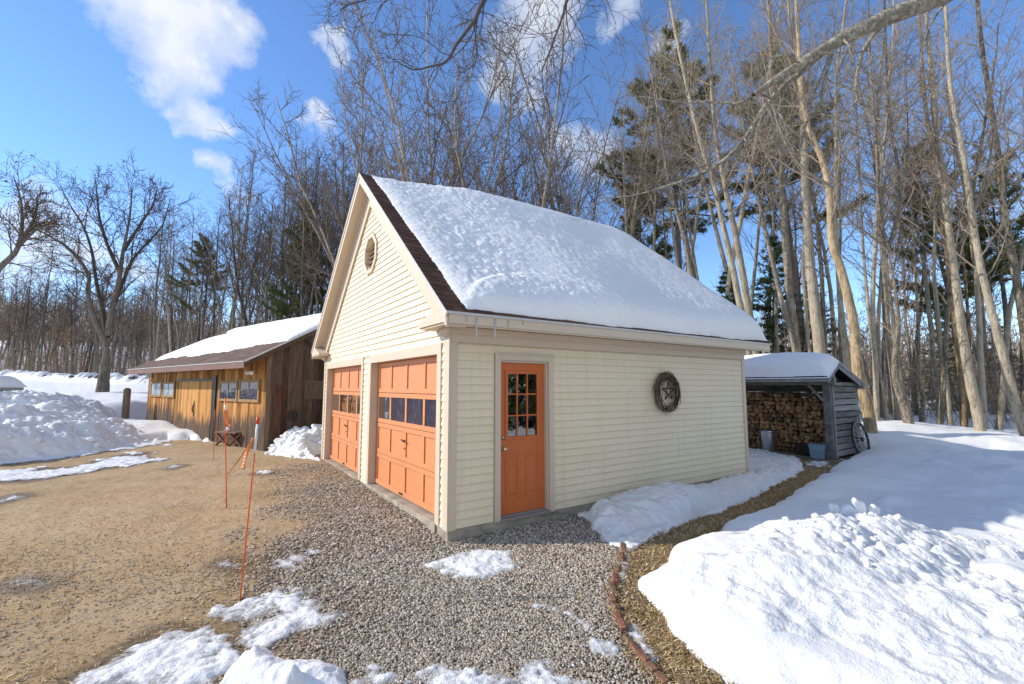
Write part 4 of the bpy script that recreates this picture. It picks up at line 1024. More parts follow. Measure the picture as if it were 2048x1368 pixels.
# sliding door
dr = bpy.data.objects.new('barn_door', None); COL.objects.link(dr); dr.parent = barn; dr.matrix_local = MBarn; dr['label'] = 'bright tan sliding barn door'
mb = MB(); s = 3.66
while s < 6.95:
    s2 = min(s+rng.uniform(.12, .18), 6.97); mb.box(s+.002, s2-.002, -.055-rng.uniform(0, .006), -.02, -.14, 1.93, rng.random()); s = s2
mb.build('door_panel', M['barndoor'], dr)
hd = MB(); c = (5.12, -.075, .97)
pts = [(c[0]+.0, c[1], c[2]+.17), (c[0]+.06, c[1]-.02, c[2]), (c[0], c[1], c[2]-.17), (c[0]-.06, c[1]-.02, c[2])]
for a, b in zip(pts, pts[1:]+pts[:1]): hd.bar(a, b, .022, .022)
hd.bar((c[0], c[1]+.01, c[2]+.15), (c[0], c[1]+.01, c[2]+.27), .03, .012); hd.bar((c[0], c[1]+.01, c[2]-.15), (c[0], c[1]+.01, c[2]-.27), .03, .012)
hd.build('handle', M['iron'], dr)
mb = MB(); mb.box(3.42, 3.64, -.05, -.016, -.2, 2.12, 0); mb.box(3.4, 7.0, -.06, -.02, 1.94, 2.0, .2); local('door_gap_track', mb, M['black'])  # upright black box stands in for the dark door gap, track rail above
# windows
def bwin(s0, s1, z0, z1, glass, label):
    f = bpy.data.objects.new('window', None); COL.objects.link(f); f.parent = barn; f.matrix_local = MBarn; f['label'] = label
    mb = MB(); w = .085; y0, y1 = -.06, -.012
    mb.box(s0, s1, y0, y1, z0, z0+w); mb.box(s0, s1, y0, y1, z1-w, z1); mb.box(s0, s0+w, y0+.001, y1, z0+w, z1-w); mb.box(s1-w, s1, y0+.001, y1, z0+w, z1-w)
    mb.box((s0+s1)/2-.015, (s0+s1)/2+.015, y0+.01, y1, z0+w, z1-w); mb.box(s0+w, s0+w+.03, y0+.012, y1, z0+w, z1-w); mb.box(s1-w-.03, s1-w, y0+.012, y1, z0+w, z1-w)
    mb.build('window_frame', M['sash'], f, bevel=.004)
    g = MB(); g.box(s0+w-.01, s1-w+.01, y0+.022, y0+.027, z0+w-.01, z1-w+.01); g.build('pane', glass, f)
bwin(8.62, 9.92, 1.33, 1.95, M['dusty_glass'], 'leftmost small window of the barn front'); bwin(7.2, 8.52, 1.32, 1.93, M['dusty_glass'], 'second window from the left of the barn front')
bwin(1.78, 3.14, 1.27, 1.93, M['painted_swirl_glass'], 'window with swirling reflections left of the barn corner pair'); bwin(.36, 1.70, 1.27, 1.95, M['painted_swirl_glass'], 'window with swirling reflections nearest the barn corner')
# louvre panel, post strip
mb = MB(); mb.box(-.035, -.013, 1.14, 1.86, 1.34, 1.93, .0)
for i in range(9): mb.hexa([(-.05, 1.2, 1.40+i*.055), (-.036, 1.2, 1.40+i*.055), (-.036, 1.8, 1.40+i*.055), (-.05, 1.8, 1.40+i*.055), (-.04, 1.2, 1.43+i*.055), (-.0355, 1.2, 1.43+i*.055), (-.0355, 1.8, 1.43+i*.055), (-.04, 1.8, 1.43+i*.055)], .05)
local('louvre_panel', mb, M['post_wood'])
# separate things fixed to the barn
def bthing(name, label, cat, s, d, z):
    e = empty(name, label, cat, BP(s, d, z)); e.rotation_euler = (0, 0, math.atan2(BARN_B[1], BARN_B[0])); return e
for (s_, z_, lb) in ((.80, 2.22, 'white twin floodlight fixed right of the barn windows under the eave'), (10.05, 2.20, 'white twin floodlight at the far left corner of the barn')):
    e = bthing('floodlight', lb, 'floodlight', s_, -.01, z_)
    m_ = MB(); m_.lathe([(0, 0), (.055, 0), (.055, .03), (0, .034)], k=14); m_.build('base', M['white'], e, True, Matrix.Rotation(R(-90), 4, 'X'))
    for sg in (-1, 1):
        m_ = MB(); m_.tube([(0, .02, 0), (sg*.05, .08, -.02)], .014, 8); m_.build('arm', M['white'], e)
        m_ = MB(); m_.lathe([(0, 0), (.03, .0), (.035, .05), (.06, .10), (.064, .15), (.058, .152), (.0, .14)], k=16)
        m_.build('lamp_head', M['white'], e, True, Matrix.Translation((sg*.05, .08, -.02)) @ Matrix.Rotation(R(-sg*55), 4, 'Z') @ Matrix.Rotation(R(-115), 4, 'X'))
# filigree vent, scroll bracket, red wire trellis on the dark end wall (facing -s)
e = bthing('wall_ornament', 'round black openwork ornament on the dark barn end wall', 'ornament', -.03, .80, .87)
m_ = MB()
for k in range(24):
    a, b = k*2*math.pi/24, (k+1)*2*math.pi/24; m_.bar((0, .15*math.cos(a), .15*math.sin(a)), (0, .15*math.cos(b), .15*math.sin(b)), .015, .018)
for q in range(6):
    ca, sa = .085*math.cos(q*math.pi/3), .085*math.sin(q*math.pi/3)
    for k in range(12):
        a, b = k*2*math.pi/12, (k+1)*2*math.pi/12; m_.bar((-.004, ca+.05*math.cos(a), sa+.05*math.sin(a)), (-.004, ca+.05*math.cos(b), sa+.05*math.sin(b)), .012, .014)
for k in range(10):
    a, b = k*2*math.pi/10, (k+1)*2*math.pi/10; m_.bar((-.008, .035*math.cos(a), .035*math.sin(a)), (-.008, .035*math.cos(b), .035*math.sin(b)), .014, .016)
for v in m_.v: pass
# local x = s, local y = d*(sign)
m_.build('openwork_disc', M['iron'], e)
e['category'] = 'ornament'
e = bthing('wire_trellis', 'faint red wire trellis of hoops on the dark barn end wall', 'trellis', -.03, .36, 0)
m_ = MB()
def hoop(cy, cz, ry, rz_, n=28, k=.0045):
    P = [(-.01, cy+ry*math.cos(t*2*math.pi/n), cz+rz_*math.sin(t*2*math.pi/n)) for t in range(n+1)]; m_.tube(P, k, 5)
hoop(0, 1.5, .17, .26); hoop(0, 1.52, .10, .16); hoop(-.02, 1.0, .16, .20); hoop(.02, .55, .17, .24); hoop(0, .25, .14, .16)
for yy in (-.1, .0, .1): m_.tube([(-.01, yy, .05), (-.012, yy*1.3, .7), (-.01, yy*.9, 1.25), (-.01, yy*.4, 1.72)], .004, 5)
m_.build('wire', M['redwire'], e)
e = bthing('scroll_bracket', 'small iron scroll hook high on the dark barn end wall', 'hook', -.02, 1.22, 3.04)
m_ = MB(); P = [(-.02, .09*math.cos(t)*(1-.05*t), .09*math.sin(t)*(1-.05*t)) for t in np.linspace(0, 9, 30)]; m_.tube(P, .010, 5); m_.tube([(-.02, .09, 0), (-.02, .10, .22), (-.01, .08, .3)], .010, 5)
m_.build('scroll', M['iron'], e)
# snow on the barn roof
nu, nv = 300, 170
xs = np.linspace(o1-.02, o2+.02, nu); ds = np.linspace(df, ridged+.6, nv)
Xs, Ds = np.meshgrid(xs, ds, indexing='ij')
zig = fbm(Xs, Xs*0, 2.2, 4, 61)*.12+fbm(Xs, Xs*0, 9, 2, 63)*.05
low = df+.80+.45*sstep(5, 0, Xs)+zig-.1*sstep(8, 10, Xs)
e1 = (Ds-low); e2 = Xs-o1-.14+.0*Xs; e3 = (o2-.35-Xs)+ (Ds-df)*-.05-.12*fbm(Ds, Ds*0, 2, 3, 64); e3 = e3-.5*sstep(1.2, 2.6, Ds)
# bare band below the ridge at the far left
e4 = np.where(Xs > 5.2, np.minimum(9, 2.25-Ds+ (8-Xs)*.12+zig*.6), 9)
ed = (1-np.exp(-np.clip(e1, 0, 9)/.1))*(1-np.exp(-np.clip(e2, 0, 9)/.08))*(1-np.exp(-np.clip(e3, 0, 9)/.1))*(1-np.exp(-np.clip(np.maximum(e4, np.where(Ds > 2.55, 1, -1)), 0, 9)/.06))
hb = .09*ed+fbm(Xs, Ds, 1.3, 3, 66)*.02*ed
hb = np.where(ed <= 0, -.03, hb)
def bz_(D): return ridgez-bsl*np.abs(D-ridged)
V = np.stack([BARN_K[0]+BARN_B[0]*Xs+BARN_C[0]*Ds, BARN_K[1]+BARN_B[1]*Xs+BARN_C[1]*Ds, bz_(Ds)+.014+hb*1.15], -1).reshape(-1, 3)
i = np.arange(nu-1)[:, None]*nv; j = np.arange(nv-1)[None, :]
Fq = np.stack([i+j, i+j+1, i+nv+j+1, i+nv+j], -1).reshape(-1, 4)
hf = hb.ravel(); Fq = Fq[np.maximum.reduce([hf[Fq[:, q]] for q in range(4)]) > -.005]
tagit(npmesh('roof_snow', V, Fq, M['snow'], smooth=True), 'smooth white snow sheet on the shallow brown barn roof', 'snow')
# bench with crossed legs
P = G(452, 892)
be = empty('bench', 'low dark brown bench with crossed legs before the barn', 'bench', tuple(P)); 
be.rotation_euler = (0, 0, math.atan2(-BARN_C[1], -BARN_C[0])*0+math.atan2(RT[1], RT[0])+R(-14))
m_ = MB(); m_.box(-.33, .48, -.16, -.01, .40, .44, .6); m_.box(-.33, .48, .01, .16, .40, .44, .8); m_.build('seat', M['bench_wood'], be, bevel=.006)
for x_ in (-.16, .34):
    for sg in (-1, 1):
        m_ = MB(); m_.bar((x_-.26*sg, sg*.02, 0), (x_+.20*sg, sg*.02, .40), .04, .085, (0, 1, 0)); m_.build('leg', M['bench_wood'], be, bevel=.004)
m_ = MB(); m_.box(-.12, .32, -.02, .02, .2, .25); m_.build('stretcher', M['bench_wood'], be)
V, F3 = scatter_rocks(np.array([[0, 0, 0.0]]), np.array([.075]), rr, .9, ico2(), .12)
o = npmesh('snowball', V, F3, M['snow'], smooth=True); o.location = (P[0]+.02, P[1]-.02, P[2]+.50); tagit(o, 'round lump of snow sitting on the brown bench', 'snowball')
# post and snowy boards by the barn
P = at(252, 815, 19); m_ = MB(); m_.box(-.09, .09, -.09, .09, -.6, .74); m_.prism([(-.09, -.09, .74), (.09, -.09, .74), (0, -.09, .80)], (0, .18, 0)); o = m_.build('wooden_post', M['post_wood'], bevel=.01); o.location = tuple(P); o.rotation_euler = (0, 0, -YAW)
tagit(o, 'short squared wooden post standing in snow left of the barn', 'post')
P = at(270, 853, 20.2); e = empty('board_stack', 'snow covered flat boards lying beside the left barn corner', 'boards', tuple(P)); e.rotation_euler = (0, R(-14), -YAW+.0)
m_ = MB(); m_.box(-.5, .75, -.6, .6, -.12, .0); m_.build('boards', M['barndark'], e)
m_ = MB(); m_.box(-.52, .77, -.62, .62, .002, .13); m_.build('snow_cap', M['snow'], e, True, bevel=.05)
P = at(-26, 786, 24); e = empty('plank_box', 'grey plank box under a thick snow cap at the left picture edge', 'box', (P[0], P[1], P[2]-.45)); e.rotation_euler = (0, 0, -YAW)
m_ = MB()
for i in range(4): m_.box(-1.2, 1.15, -.7, .7, i*.19, i*.19+.18, random.random())
m_.build('plank_sides', M['grey_plank'], e)
xs = np.linspace(-1.3, 1.28, 50); ys = np.linspace(-.8, .8, 30); Xs, Ys = np.meshgrid(xs, ys, indexing='ij')
hh = .62*(1-np.clip(np.abs(Xs)/1.29, 0, 1)**5)*(1-np.clip(np.abs(Ys)/.8, 0, 1)**5)
i = np.arange(49)[:, None]*30; j = np.arange(29)[None, :]
npmesh('snow_cap', np.stack([Xs, Ys, .765+hh], -1).reshape(-1, 3), np.stack([i+j, i+30+j, i+30+j+1, i+j+1], -1).reshape(-1, 4), M['snow'], e, True)
# stone wall across the field
def stonewall():
    A = [at(-120, 757, 52), at(0, 752, 52), at(60, 757, 50), at(150, 762, 48), at(220, 766, 47), at(290, 768, 46), at(420, 772, 46), at(560, 776, 46)]
    e = empty('stone_wall', 'long low stone wall buried in snow along the far field edge', 'stone wall', tuple(A[2]))
    A = np.array(A); rg2 = np.random.RandomState(6); t = np.linspace(0, len(A)-1.001, 420); k = t.astype(int); f = (t-k)[:, None]
    Pm = A[k]*(1-f)+A[k+1]*f; Pm[:, 2] = T(Pm[:, 0], Pm[:, 1])
    pp = []; 
    for q in range(460):
        c = Pm[rg2.randint(len(Pm))]; pp.append(c+np.array([rg2.randn()*.35, rg2.randn()*.35, .25+.6*rg2.rand()]))
    V, F3 = scatter_rocks(np.array(pp)-np.array(A[2]), rg2.uniform(.16, .4, 460), rg2, .7)
    npmesh('rubble', V, F3, M['stone'], e)
    n, m = 420, 13; prof = np.linspace(-1, 1, m)
    d = np.gradient(Pm, axis=0); d[:, 2] = 0; d /= np.linalg.norm(d, axis=1)[:, None]; nn = np.stack([-d[:, 1], d[:, 0], 0*d[:, 0]], 1)
    V = Pm[:, None]+nn[:, None]*(prof[None, :, None]*1.5); h = (1-np.abs(prof)**2.4)[None]*(.95+.35*fbm(t[:, None]*9, prof[None]*2, 1, 3, 4)+.2*fbm(t[:, None]*40, prof[None]*4, 1, 2, 5))
    V[..., 2] += h+.1; V = V-np.array(A[2])
    i = np.arange(n-1)[:, None]*m; j = np.arange(m-1)[None, :]
    npmesh('snow_cap', V.reshape(-1, 3), np.stack([i+j, i+m+j, i+m+j+1, i+j+1], -1).reshape(-1, 4), M['snow'], e, True)
stonewall()
# ------------------------------------------------------------------ driveway marker stakes
def stake(label, foot, top, D_top, white=None, tip=True, tape=None, r=.006):
    A = G(*foot); Dd = float((A-CAM) @ FW); B = at(top[0], top[1], Dd+D_top)
    e = empty('marker_stake', label, 'stake', tuple(A)); d = B-A
    m_ = MB(); m_.tube([(-d*.05), d*.33, d*.66, d], r, 8); m_.build('rod', M['stake'], e, True)
    if white:
        m_ = MB(); m_.tube([d*white[0], d*white[1]], r*1.7, 10); m_.build('reflector_band', M['white'], e, True)
    if tip:
        m_ = MB(); m_.tube([d*.965, d*1.005], r*2.2, 10); m_.build('cap', M['stakered'], e, True)
    for pts, w in tape or []:
        Q = [at(px, py, Dd+dd)-A for px, py, dd in pts]; m_ = MB(); n = 14
        Q = np.array(Q); t = np.linspace(0, len(Q)-1, n); k = np.minimum(t.astype(int), len(Q)-2); f = (t-k)[:, None]; Pq = Q[k]*(1-f)+Q[k+1]*f
        for i in range(n-1):
            a = .35+.7*math.sin(i*.45); wv = np.array([RT[0]*math.cos(a)+FW[0]*math.sin(a), RT[1]*math.cos(a)+FW[1]*math.sin(a), .15])*w*.5
            a2 = .35+.7*math.sin((i+1)*.45); wv2 = np.array([RT[0]*math.cos(a2)+FW[0]*math.sin(a2), RT[1]*math.cos(a2)+FW[1]*math.sin(a2), .15])*w*.5
            m_.add([Pq[i]-wv, Pq[i]+wv, Pq[i+1]+wv2, Pq[i+1]-wv2], [(0, 1, 2, 3)])
        o = m_.build('flag_tape', M['tape'], e, True); sm_ = o.modifiers.new('thick', 'SOLIDIFY'); sm_.thickness = .0012
stake('tall leaning orange stake with white band and red cap, nearest the camera', (480, 1203), (516, 836), .12, (.80, .97), True, [([(507, 876, .1), (500, 890, .06), (492, 910, .03), (486, 938, 0)], .034), ([(507, 876, .1), (488, 905, .1), (470, 930, .3), (455, 948, .6)], .016)], .0065)
stake('slim upright orange stake with white band and hanging tape, right of the bench', (453, 1015), (450, 795), .05, (.86, .93), False, [([(451, 820, 0), (452, 835, .0), (456, 846, 0), (461, 853, 0)], .05)], .008)
stake('thin orange stake stuck in the dirt before the bench legs', (427, 920), (429, 818), .05, None, False, None, .006)
# ------------------------------------------------------------------ woodshed
SX, SY = 10.73, 0.0; SZ = -.12
shed = empty('woodshed', 'open fronted grey plank woodshed with a snowy roof behind the garage', 'woodshed', (SX, SY, SZ))
SW, SD = 4.3, 1.68     # along y, along x
rng = random.Random(21)
def rs(x): # roof surface height, local x
    return (2.50-SZ*0) - (.62*(.21-x) if x < .21 else .345*(x-.21))
def shd(name, mb, mat, parent=shed, **k): return mb.build(name, mat, parent, **k)
for (x, y) in ((.06, .06), (.06, SW-.06), (SD-.06, .06), (SD-.06, SW-.06)):
    m_ = MB(); w = .085; m_.box(x-w, x+w, y-w, y+w, -.15, rs(x)-.12, rng.random()); shd('post', m_, M['grey_wood'], bevel=.008)
m_ = MB(); z = .1; i = 0
while z < 1.93:
    h = .135; zt = min(z+h, 1.97); m_.box(.155, SD-.02, -.05-rng.uniform(0, .006), -.026, z, zt, rng.random()); z += h+.027
m_.box(.10, .148, -.052, -.026, .05, 1.99, .9); shd('side_boards', m_, M['grey_plank'], bevel=.004)
m_ = MB(); z = .05
while z < 1.75:
    m_.box(SD-.02, SD, -.02, SW, z, min(z+.14, 1.8), rng.random()); z += .15
shd('back_boards', m_, M['grey_plank'])
m_ = MB(); m_.box(.0, SD-.2, SW-.03, SW, 0, 1.9, .3); shd('far_boards', m_, M['grey_plank'])
m_ = MB(); m_.box(.0, .13, -.13, SW+.2, 1.90, 2.10-.02, .4); m_.box(-.40, -.36, -.13, SW+.2, rs(-.40)-.14, rs(-.40)-.015, .8); m_.box(SD-.1, SD, -.2, SW+.2, rs(SD)-.2, rs(SD)-.06, .3)
for y in np.linspace(.3, SW-.2, 7):
    for a, b in ((-.36, .21), (.21, SD+.1)): m_.hexa([(a, y-.02, rs(a)-.13), (b, y-.02, rs(b)-.13), (b, y+.02, rs(b)-.13), (a, y+.02, rs(a)-.13), (a, y-.02, rs(a)-.03), (b, y-.02, rs(b)-.03), (b, y+.02, rs(b)-.03), (a, y+.02, rs(a)-.03)], .3)
shd('beams', m_, M['grey_wood'], bevel=.004)
m_ = MB(); m_.bar((.03, .10, 1.45), (.03, .48, 1.90), .05, .09, (1, 0, 0)); shd('brace', m_, M['grey_wood'], bevel=.004)
def sslab(m_, a, b, y0, y1, p, q, t=.5): m_.hexa([(a, y0, rs(a)+p), (b, y0, rs(b)+p), (b, y1, rs(b)+p), (a, y1, rs(a)+p), (a, y0, rs(a)+q), (b, y0, rs(b)+q), (b, y1, rs(b)+q), (a, y1, rs(a)+q)], t)
m_ = MB(); sslab(m_, -.42, .21, -.14, SW+.25, -.03, .0); sslab(m_, .21, SD+.12, -.14, SW+.25, -.03, .0); shd('roof', m_, M['roofing'])
m_ = MB()
for (a, b) in ((-.42, .21), (.21, SD+.12)): sslab(m_, a, b, -.17, -.142, -.17, -.03, .6); sslab(m_, a, b, -.185, -.171, -.06, -.025, .9)
m_.box(.185, .245, -.06, -.0, 2.0, rs(.21)-.17, .7); shd('rake_boards', m_, M['grey_wood'], bevel=.004)
m_ = MB()
for k in range(11):
    x = -.35+k*.2; m_.box(x, x+.19, -.12, SW, -.06+.004*rng.random(), .02, rng.random())
shd('floor_boards', m_, M['floor_wood'], bevel=.004)
# snow on it
nu, nv = 150, 150
xs = np.linspace(-.46, SD+.20, nu); ys = np.linspace(-.20, SW+.3, nv); Xs, Ys = np.meshgrid(xs, ys, indexing='ij')
zz = np.where(Xs < .21, 2.50-.62*(.21-Xs), 2.50-.345*(Xs-.21))
ea = np.clip(Xs+.40+.02*fbm(Ys, Ys*0, 3, 3, 5), 0, 9); eb = np.clip(SD+.13-Xs, 0, 9); ec = np.clip(Ys+.14, 0, 9)
h = .36*(1-np.exp(-ea/.07))*(1-np.exp(-eb/.16))*(1-np.exp(-ec/.16))-.07*np.exp(-((Xs-.21)/.3)**2)*np.clip(ec/.3, 0, 1)
h += fbm(Xs, Ys, .9, 3, 6)*.05*np.clip(h*6, 0, 1)
h = np.where((ea <= 0) | (eb <= 0) | (ec <= 0), -.02, h)
i = np.arange(nu-1)[:, None]*nv; j = np.arange(nv-1)[None, :]
o = npmesh('roof_snow', np.stack([Xs+SX, Ys+SY, zz+.004+h+SZ], -1).reshape(-1, 3), np.stack([i+j, i+nv+j, i+nv+j+1, i+j+1], -1).reshape(-1, 4), M['snow'], smooth=True)
tagit(o, 'deep rounded snow cap on the grey woodshed roof', 'snow')
# firewood: every split log its own object
protos = []
for q in range(10):
    m_ = MB(); n = rng.choice([3, 3, 4, 5]); a0 = rng.random()*6.28; P = []
    for k in range(n):
        a = a0+k*2*math.pi/n+rng.uniform(-.3, .3); r = rng.uniform(.06, .10)
        P.append((0, r*math.cos(a), r*math.sin(a)))
        if rng.random() < .5: P.append((0, r*.93*math.cos(a+.35*6.28/n), r*.93*math.sin(a+.35*6.28/n)))
    m_.prism(P, (.40, 0, 0)); protos.append((m_, P))
made = {}
lab = 'split firewood log in the stack filling the woodshed'
z = .02; row = 0; cnt = 0
while z < 1.60:
    y = .10+(row % 2)*.06
    while y < 2.75:
        if z > 1.5 and fbm(y, 0, 1, 2, 3) > .1: y += .1; continue
        q = rng.randrange(10)
        if q not in made:
            o = protos[q][0].build('firewood_log', M['log'], bevel=.006); made[q] = o
        else:
            o = made[q].copy(); COL.objects.link(o)
        s = rng.uniform(.72, 1.25); o.scale = (1, s, s)
        o.location = (SX+.72+rng.uniform(-.03, .05)+.03*math.sin(y*3+z*4), SY+y+rng.uniform(-.012, .012), SZ+z+.065+rng.uniform(-.012, .012)); o.rotation_euler = (rng.uniform(0, 6.28), rng.uniform(-.06, .06), rng.uniform(-.08, .08))
        tagit(o, lab, 'firewood', 'split firewood in the woodshed'); cnt += 1
        y += .137*s
    z += .117; row += 1
print('logs', cnt)
# trash can
y_ = 1.96; e = empty('trash_can', 'ribbed galvanised trash can standing before the firewood', 'trash can', (SX+.42, y_-.17, SZ+.02))
prof = []; 
m_ = MB(); k = 48; V = []
for (r, zc, rib) in ((.0, .0, 0), (.185, .0, 0), (.19, .03, 0), (.20, .05, 1), (.222, .52, 1), (.224, .54, 0), (.232, .55, 0), (.232, .575, 0), (.222, .58, 0), (.205, .3, 0), (.0, .06, 0)):
    for i in range(k):
        a = 2*math.pi*i/k; q = r*(1+.022*rib*math.cos(a*16)); V.append((q*math.cos(a), q*math.sin(a), zc))
m_.add(V, [(j*k+i, j*k+(i+1) % k, (j+1)*k+(i+1) % k, (j+1)*k+i) for j in range(10) for i in range(k)]); m_.build('body', M['galv'], e, True)
for sg in (-1, 1):
    m_ = MB(); m_.tube([(sg*.22, -.06, .43), (sg*.26, -.05, .40), (sg*.26, .05, .40), (sg*.22, .06, .43)], .007, 6); m_.build('handle', M['galv'], e)
# bins
def tote(name, label, loc, w, d, h, mat, rot=0):
    e = empty(name, label, 'storage bin', loc); e.rotation_euler = (0, 0, rot); m_ = MB(); t = .85
    a, b = w/2, d/2
    def fr(z, s): return [(-a*s, -b*s, z), (a*s, -b*s, z), (a*s, b*s, z), (-a*s, b*s, z)]
    m_.hexa(fr(0, t)+fr(h*.93, .98)); m_.build('tub', mat, e, bevel=.012)
    m_ = MB(); m_.hexa(fr(h*.931, 1.02)+fr(h, 1.02)); m_.build('rim', mat, e, bevel=.006); return e
tote('storage_bin', 'lower pale blue plastic bin beside the shed post', (SX-.02, .32, SZ+.025), .34, .34, .19, M['blue'], .1)
tote('storage_bin', 'upper pale blue plastic bin stacked on another by the shed post', (SX-.02, .32, SZ+.217), .36, .37, .17, M['blue'], .06)
tote('storage_bin', 'black plastic bin standing left of the blue bins', (SX+.38, .80, SZ+.025), .36, .42, .30, M['black'])
# wagon wheel leaning on the side boards
e = empty('wagon_wheel', 'old black rimmed wagon wheel leaning on the grey shed boards', 'wheel', (SX+1.18, -.20, .36)); e.rotation_euler = (R(-9), 0, 0)
m_ = MB(); n = 48; Rw = .48
for k in range(n):
    a, b = 2*math.pi*k/n, 2*math.pi*(k+1)/n; p = lambda r, a, y: (r*math.cos(a), y, r*math.sin(a))
    m_.hexa([p(Rw-.05, a, -.025), p(Rw, a, -.025), p(Rw, b, -.025), p(Rw-.05, b, -.025), p(Rw-.05, a, .025), p(Rw, a, .025), p(Rw, b, .025), p(Rw-.05, b, .025)])
m_.build('rim', M['iron'], e)
m_ = MB(); m_.lathe([(0, -.09), (.045, -.09), (.06, -.04), (.06, .04), (.045, .07), (0, .07)], k=14); m_.build('hub', M['iron'], e, True, Matrix.Rotation(R(90), 4, 'X'))
for k in range(14):
    a = 2*math.pi*k/14; m_ = MB(); m_.tube([(.05*math.cos(a), 0, .05*math.sin(a)), (.25*math.cos(a), 0, .25*math.sin(a)), ((Rw-.04)*math.cos(a), 0, (Rw-.04)*math.sin(a))], [.018, .015, .013], 6, t=.9); m_.build('spoke', M['grey_wood'], e)
# rail at its foot
P = G(1700, 922); m_ = MB(); m_.box(-.3, .3, -.05, .05, 0, .08); o = m_.build('timber_offcut', M['grey_wood'], bevel=.008); o.location = (SX+.55, -.26, SZ+.0); o.rotation_euler = (0, 0, .1)
tagit(o, 'short grey timber offcut lying at the shed corner', 'timber')
# ------------------------------------------------------------------ trees
def unit(v): return v/(np.linalg.norm(v)+1e-12)
def perp(d, rng):
    v = rng.randn(3); v -= d*(v@d); return unit(v)
def walk(p, d, ln, n, rng, wob, up, bend=None):
    P = [p]; step = ln/n; d = d.copy()
    for k in range(n):
        d = unit(d+rng.randn(3)*wob+np.array([0, 0, up])); P.append(P[-1]+d*step)
    return np.array(P)
def grow(nb_t, nb_c, P, rad, rng, levels, pr, lv=0, tips=None):
    """add children along polyline P (with radius per point) recursively. pr: per level dict"""
    if lv >= len(levels): return
    c = levels[lv]; L_tot = np.linalg.norm(np.diff(P, axis=0), axis=1).sum(); n = len(P)
    cnt = c['n'] if isinstance(c['n'], int) else max(1, int(L_tot*c['n']))
    az = rng.rand()*6.28
    for i in range(cnt):
        t = c['t0']+(c.get('t1', 1)-c['t0'])*((i+rng.rand())/cnt)
        f = t*(n-1); k = min(int(f), n-2); f -= k
        p = P[k]*(1-f)+P[k+1]*f; d = unit(P[k+1]-P[k]); r0 = rad[k]*(1-f)+rad[k+1]*f
        az += 2.4+rng.randn()*.5
        u = np.cross(d, [0.3, .2, .9]); u = unit(u); w = np.cross(d, u); side = u*math.cos(az)+w*math.sin(az)
        an = R(c['ang']+rng.randn()*c.get('av', 8))
        dd = unit(d*math.cos(an)+side*math.sin(an))
        ln = c['len'](t, L_tot)*rng.uniform(.7, 1.25)
        rb = max(min(r0*c.get('rr', .6), c.get('rmax', 9)), c['rmin'])
        Q = walk(p, dd, ln, c['seg'], rng, c['wob'], c['up'])
        rq = np.linspace(rb, c['rmin']*.6, len(Q))
        nb_c.tube(Q, rq, c['k'])
        if tips is not None and lv == len(levels)-1: tips.append(Q[-1]); tips.append(Q[len(Q)//2])
        grow(nb_t, nb_c, Q, rq, rng, levels, pr, lv+1, tips)
def leafcards(pts, rng, n, size, spread, droop=True):
    pts = np.array(pts); idx = rng.randint(len(pts), size=n); C = pts[idx]+rng.randn(n, 3)*spread
    a = rng.randn(n, 3); a /= np.linalg.norm(a, axis=1)[:, None]; b = rng.randn(n, 3); b -= a*(a*b).sum(1)[:, None]; b /= np.linalg.norm(b, axis=1)[:, None]
    s = size*(.6+.8*rng.rand(n))[:, None]; nn = np.cross(a, b)
    V = np.stack([C-a*s, C+b*s*.5+nn*s*.15, C+a*s, C-b*s*.5+nn*s*.15], 1).reshape(-1, 3)
    return V, np.arange(n*4).reshape(-1, 4), rng.rand(n)
